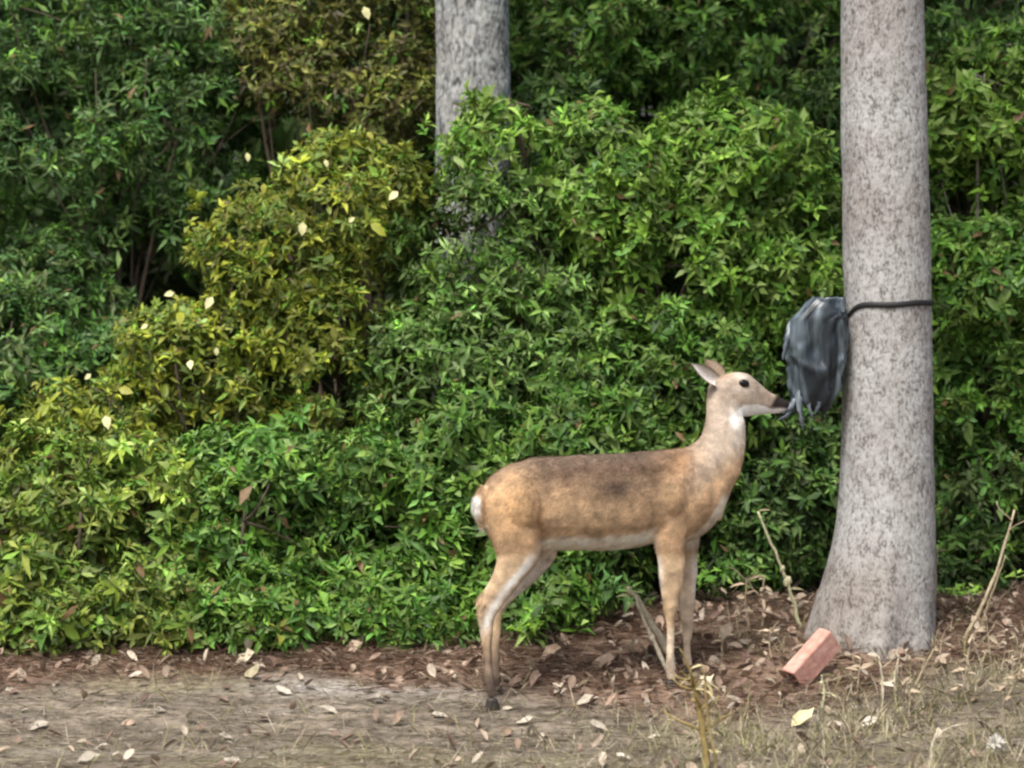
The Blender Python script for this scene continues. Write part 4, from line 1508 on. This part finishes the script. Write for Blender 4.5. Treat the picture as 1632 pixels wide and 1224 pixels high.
WG = 'thin dry weeds around the trunk foot'
for k, (x0, y0, x1, y1) in enumerate([(1545, 1075, 1552, 1010), (1580, 1060, 1572, 985), (1612, 1085, 1620, 1015), (1508, 1080, 1500, 1020), (1366, 1100, 1372, 1048), (1150, 1050, 1142, 990),
                                      (1178, 1035, 1183, 965), (1596, 1140, 1606, 1075), (1448, 1135, 1441, 1085), (1235, 1062, 1228, 1000), (1530, 1120, 1541, 1062)]):
    a = gp(x0, y0)
    stalk('thin withered weed with small curled leaves near the trunk foot', [a, at((x0 + x1) / 2 + (k % 3 - 1) * 6, (y0 + y1) / 2, a[1]), at(x1, y1, a[1])], .0038, (.43, .36, .25), WG, leaves=7,
          leaf_col=(.46, .37, .26), L=.045, W=.018, seed=60 + k, twigs=4, name='dry_weed', cat='weed')


# seedlings at the foot of the shrubs
def seedling(label, px, py, h, pal, n, seed, L=.075, W=.034):
    r = np.random.default_rng(800 + seed)
    a = ground_hit(px, py)
    root = thing('seedling', label, 'seedling', a, 'seedlings at the foot of the shrubs')
    for k in range(n):
        e = a + np.array([r.normal(0, .07), r.normal(0, .04), h * r.uniform(.5, 1.0)])
        tv, tf = tube(curve_pts(a, e, .01, 5, r), np.linspace(.003, .0015, 5), 5)
        m = Bag()
        m.add(tv, tf, (.12, .12, .06))
        obj('stem', m.mesh('stem'), M_DRY, root)
        z = rosette(e[None], np.array([[r.normal(0, .3), -.3, 1.0]]), 6, L, W, PAL[pal], np.array([r.uniform(1.0, 1.35)]), r)
        v, f, c = leaf_arrays(z, r)
        obj('leaf_cluster', mesh_np('leaf_cluster', v, f, c), M_LEAF, root)


seedling('bright green seedling behind the hind legs of the deer', 855, 1035, .10, 'bright', 8, 1)
seedling('light green seedling drooping over the red pine straw', 505, 1030, .14, 'bright', 5, 2)
seedling('drab green seedling at the far end of straw bed', 95, 1050, .12, 'grey', 7, 3)
seedling('olive seedling beside the light green one on pine straw', 420, 1045, .10, 'olive', 4, 4)
seedling('small yellow-green seedling behind the leaning straw stalk', 1540, 990, .17, 'bright', 6, 5, L=.055, W=.024)
seedling('shaded green seedling below the chest of the deer', 1160, 960, .14, 'green', 6, 6)
seedling('blue-green seedling under the belly of the deer', 960, 1000, .15, 'cool', 7, 7, L=.085, W=.04)

# pale yellow leaves turning on the sloping shrub
for k, (px, py, s) in enumerate([(482, 364, 1.2), (333, 482, 1.2), (170, 672, 1.25), (303, 580, 1.0), (627, 311, 1.1), (270, 468, .9), (200, 622, 1.3), (420, 300, .9), (590, 215, .8), (88, 838, .8), (345, 560, .7), (584, 20, 1.2), (560, 350, .7), (230, 520, .7), (395, 250, .8), (140, 600, .7), (520, 260, .7)]):
    r = np.random.default_rng(900 + k)
    c = at(px, py, 12.86 + .0006 * (700 - py))
    d = np.array([[r.normal(0, .5), -.25, r.normal(-.4, .4)]])
    L = .046 * s
    col = np.array([[.72, .70, .36]]) if k not in (6, 7, 8) else np.array([[.36, .36, .06]])
    v, f, cc = leaves_np(c[None] - unit(d) * L / 2, d, np.array([[r.normal(0, .2), -1.0, .35]]), np.array([L]), np.array([L * .62]), col)
    o = obj('leaf', mesh_np('leaf', v, f, cc), M_LEAF, s_yellow)
    o['label'] = 'pale yellow turning leaf'

# ------------------------------------------------------------------ ground litter
CURL_V, CURL_F = leaf_template(rows=(0, .25, .5, .78, 1.0), wid=(0, .8, 1.0, .75, 0), droop=-.35, fold=.9)


def litter(name, n, sampler, cols, Lr, Wr, up, seed, mat, flat=.25, tmpl=None, label=None, cat=None, lift=.004, dm=(.2, 1.6)):
    r = np.random.default_rng(seed)
    x, y = sampler(r, n)
    z = ground_z(x, y) + lift * r.random(len(x))
    n = len(x)
    th = r.uniform(0, 2 * math.pi, n)
    d = np.stack([np.cos(th), np.sin(th) * .8, np.abs(r.normal(0, up, n))], 1)
    nor = np.stack([r.normal(0, flat, n), r.normal(0, flat, n), np.ones(n)], 1)
    cols = np.array(cols)
    c = cols[r.integers(0, len(cols), n)] * r.uniform(.65, 1.3, (n, 1))
    v, f, cc = leaves_np(np.stack([x, y, z], 1), d, nor, r.uniform(*Lr, n), r.uniform(*Wr, n), c, tmpl, r.uniform(*dm, n))
    return obj(name, mesh_np(name, v, f, cc), mat, kind='stuff', label=label, category=cat)


def band(amount, y0=9.6, y1=13.6, x0=-2.6, x1=2.8):
    def s(r, n):
        m = n * 6
        x, y = r.uniform(x0, x1, m), r.uniform(y0, y1, m)
        p = amount(x, y)
        k = r.random(m) < p
        return x[k][:n], y[k][:n]
    return s


def patch(x, y, sc, seed):
    return smooth01(fbm(np.stack([x, y, x * 0], 1) * sc, seed, 3), -.25, .3)


edge_fade = lambda x, y: 1 - smooth01(y - np.interp(x, EP[:, 0], EP[:, 1]), 1.0, 1.6)
litter('pine_straw', 30000, band(lambda x, y: straw_amount(x, y) * edge_fade(x, y) * (.3 + .7 * patch(x, y, 3, 5)), y0=11.2, y1=13.5, x0=-2.3, x1=2.4), [(.29, .19, .135), (.38, .28, .205), (.21, .135, .10), (.45, .37, .28)],
       (.05, .13), (.0015, .003), .15, 61, M_DRY, dm=(0, .5), tmpl=(SM_V, SM_F), label='reddish pine needles strewn along the shrub edge', cat='pine straw', lift=.02)
litter('leaf_litter', 3600, band(lambda x, y: straw_amount(x, y) * edge_fade(x, y) * .9 + .085, y0=10.0), [(.26, .19, .14), (.40, .32, .24), (.19, .13, .10), (.50, .43, .34), (.33, .24, .18)],
       (.028, .068), (.015, .034), .35, 62, M_DRY, flat=.5, tmpl=(CURL_V, CURL_F), label='brown curled dead leaves lying under the shrubs', cat='leaf litter', lift=.015)
litter('thatch', 42000, band(lambda x, y: (1 - straw_amount(x, y)) * .9 + .06, y0=9.7, y1=12.9), [(.32, .275, .205), (.25, .21, .155), (.40, .36, .285), (.19, .165, .105), (.28, .255, .165), (.26, .20, .165)],
       (.03, .11), (.0018, .0042), .08, 63, M_DRY, dm=(0, .3), tmpl=(SM_V, SM_F), label='flattened dead grass matted over the bare ground', cat='dead grass', lift=.006)


def right_open(x, y):
    return (1 - straw_amount(x, y) * .8) * (.12 + .88 * smooth01(x, .1, .9)) * (.25 + .75 * patch(x, y, 4, 9)) * (1 - smooth01(y, 12.3, 12.9))


litter('dry_grass', 9000, band(right_open, y0=9.7, y1=12.9), [(.40, .35, .24), (.47, .42, .31), (.33, .30, .17), (.30, .30, .14)],
       (.04, .14), (.0022, .0040), 1.3, 64, M_DRY, dm=(-.2, .5), tmpl=(SM_V, SM_F), label='short upright dry grass in the open by the brick', cat='grass')
litter('green_grass', 450, band(lambda x, y: (1 - straw_amount(x, y)) * patch(x, y, 2.2, 14) ** 3, y0=9.7, y1=12.2), [(.20, .22, .08), (.16, .19, .07), (.26, .25, .11)],
       (.02, .05), (.002, .004), 1.2, 65, M_DRY, label='sparse green grass blades among the dead grass', cat='grass')

# the pale leaves one can count
FL = 'pale fallen leaves on the open ground'
spots = [(215, 1078), (20, 1102), (160, 1196), (450, 1103), (140, 1222), (370, 1216), (935, 1122), (890, 1108), (1225, 1030), (525, 1140), (600, 1122), (360, 1178), (1040, 1190), (955, 1165), (835, 1150),
         (990, 1215), (1330, 1160), (700, 1145), (60, 1165), (255, 1140)]
for k, (px, py) in enumerate(spots):
    r = np.random.default_rng(950 + k)
    g = ground_hit(px, py)
    a = r.uniform(-.6, .6) + (math.pi if k % 2 else 0)
    d = np.array([[math.cos(a), math.sin(a), .12]])
    L = r.uniform(.05, .085)
    v, f, c = leaves_np(g[None] + np.array([[0, 0, .008]]) - d * L / 2, d, np.array([[r.normal(0, .2), -.45, 1.0]]), np.array([L]), np.array([L * r.uniform(.4, .6)]), np.array([[.47, .42, .34]]) * r.uniform(.75, 1.2), (CURL_V, CURL_F), np.array([r.uniform(.4, 1.0)]))
    v = v + r.normal(0, .0035, v.shape)
    obj('fallen_leaf', mesh_np('fallen_leaf', v, f, c), M_DRY, label='pale curled leaf fallen on the open bare ground', category='leaf', group=FL)
for k, (px, py, s, col, lab) in enumerate([
        (1280, 1163, 1.2, (.72, .68, .40), 'pale yellow leaf lying on the dry grass below the brick'),
        (1384, 1156, .9, (.70, .65, .55), 'small whitish leaf on the grass before the trunk'),
        (565, 1042, 1.1, (.62, .50, .38), 'buff curled leaf on pine straw beside the smaller one'),
        (665, 1036, 1.1, (.55, .45, .33), 'tan curled leaf on pine straw near the deer hind leg'),
        (392, 1058, 1.3, (.62, .55, .40), 'large buff leaf propped upright on the pine straw'),
        (402, 1083, 1.1, (.45, .40, .26), 'olive tan leaf below the large propped buff leaf'),
        (1155, 1030, 1.9, (.50, .42, .32), 'big curled brown leaf between the deer and brick'),
        (1125, 1092, 1.2, (.62, .56, .40), 'pale leaf at the foot of the golden dead weed'),
        (880, 1052, 1.4, (.45, .34, .24), 'brown curled leaf on the straw under deer belly'),
        (960, 1062, 1.3, (.50, .38, .28), 'reddish tan leaf on straw beneath the deer belly'),
        (1500, 1062, 1.2, (.52, .42, .33), 'tan leaf in the straw past the trunk foot')]):
    r = np.random.default_rng(980 + k)
    g = ground_hit(px, py)
    a = r.uniform(-.7, .7)
    d = np.array([[math.cos(a), math.sin(a), .35]])
    L = .07 * s
    v, f, c = leaves_np(g[None] + np.array([[0, 0, .008]]) - unit(d) * L / 2 * np.array([[1, 1, .2]]), d, np.array([[r.normal(0, .3), -.8, .9]]), np.array([L]), np.array([L * .55]), np.array([col]), (CURL_V, CURL_F), np.array([r.uniform(.5, 1.1)]))
    v = v + r.normal(0, .0045 * s, v.shape)
    obj('fallen_leaf', mesh_np('fallen_leaf', v, f, c), M_DRY, label=lab, category='leaf')

# whitish seed head in the grass
r = np.random.default_rng(77)
g = gp(1588, 1212)
root = thing('seed_head_plant', 'white fuzzy seed head in the dry grass', 'flower', g)
tip = at(1588, 1186, g[1])
tv, tf = tube([g, (g + tip) / 2 + .003, tip], [.003, .0025, .002], 6)
m = Bag()
m.add(tv, tf, (.3, .3, .16))
obj('stem', m.mesh('stem'), M_DRY, root)
dirs = unit(r.normal(size=(60, 3)))
v, f, c = leaves_np(np.repeat(tip[None], 60, 0), dirs, r.normal(size=(60, 3)), np.full(60, .036), np.full(60, .010), np.repeat(np.array([[.72, .70, .64]]), 60, 0))
obj('petals', mesh_np('petals', v, f, c), M_DRY, root, kind='stuff')
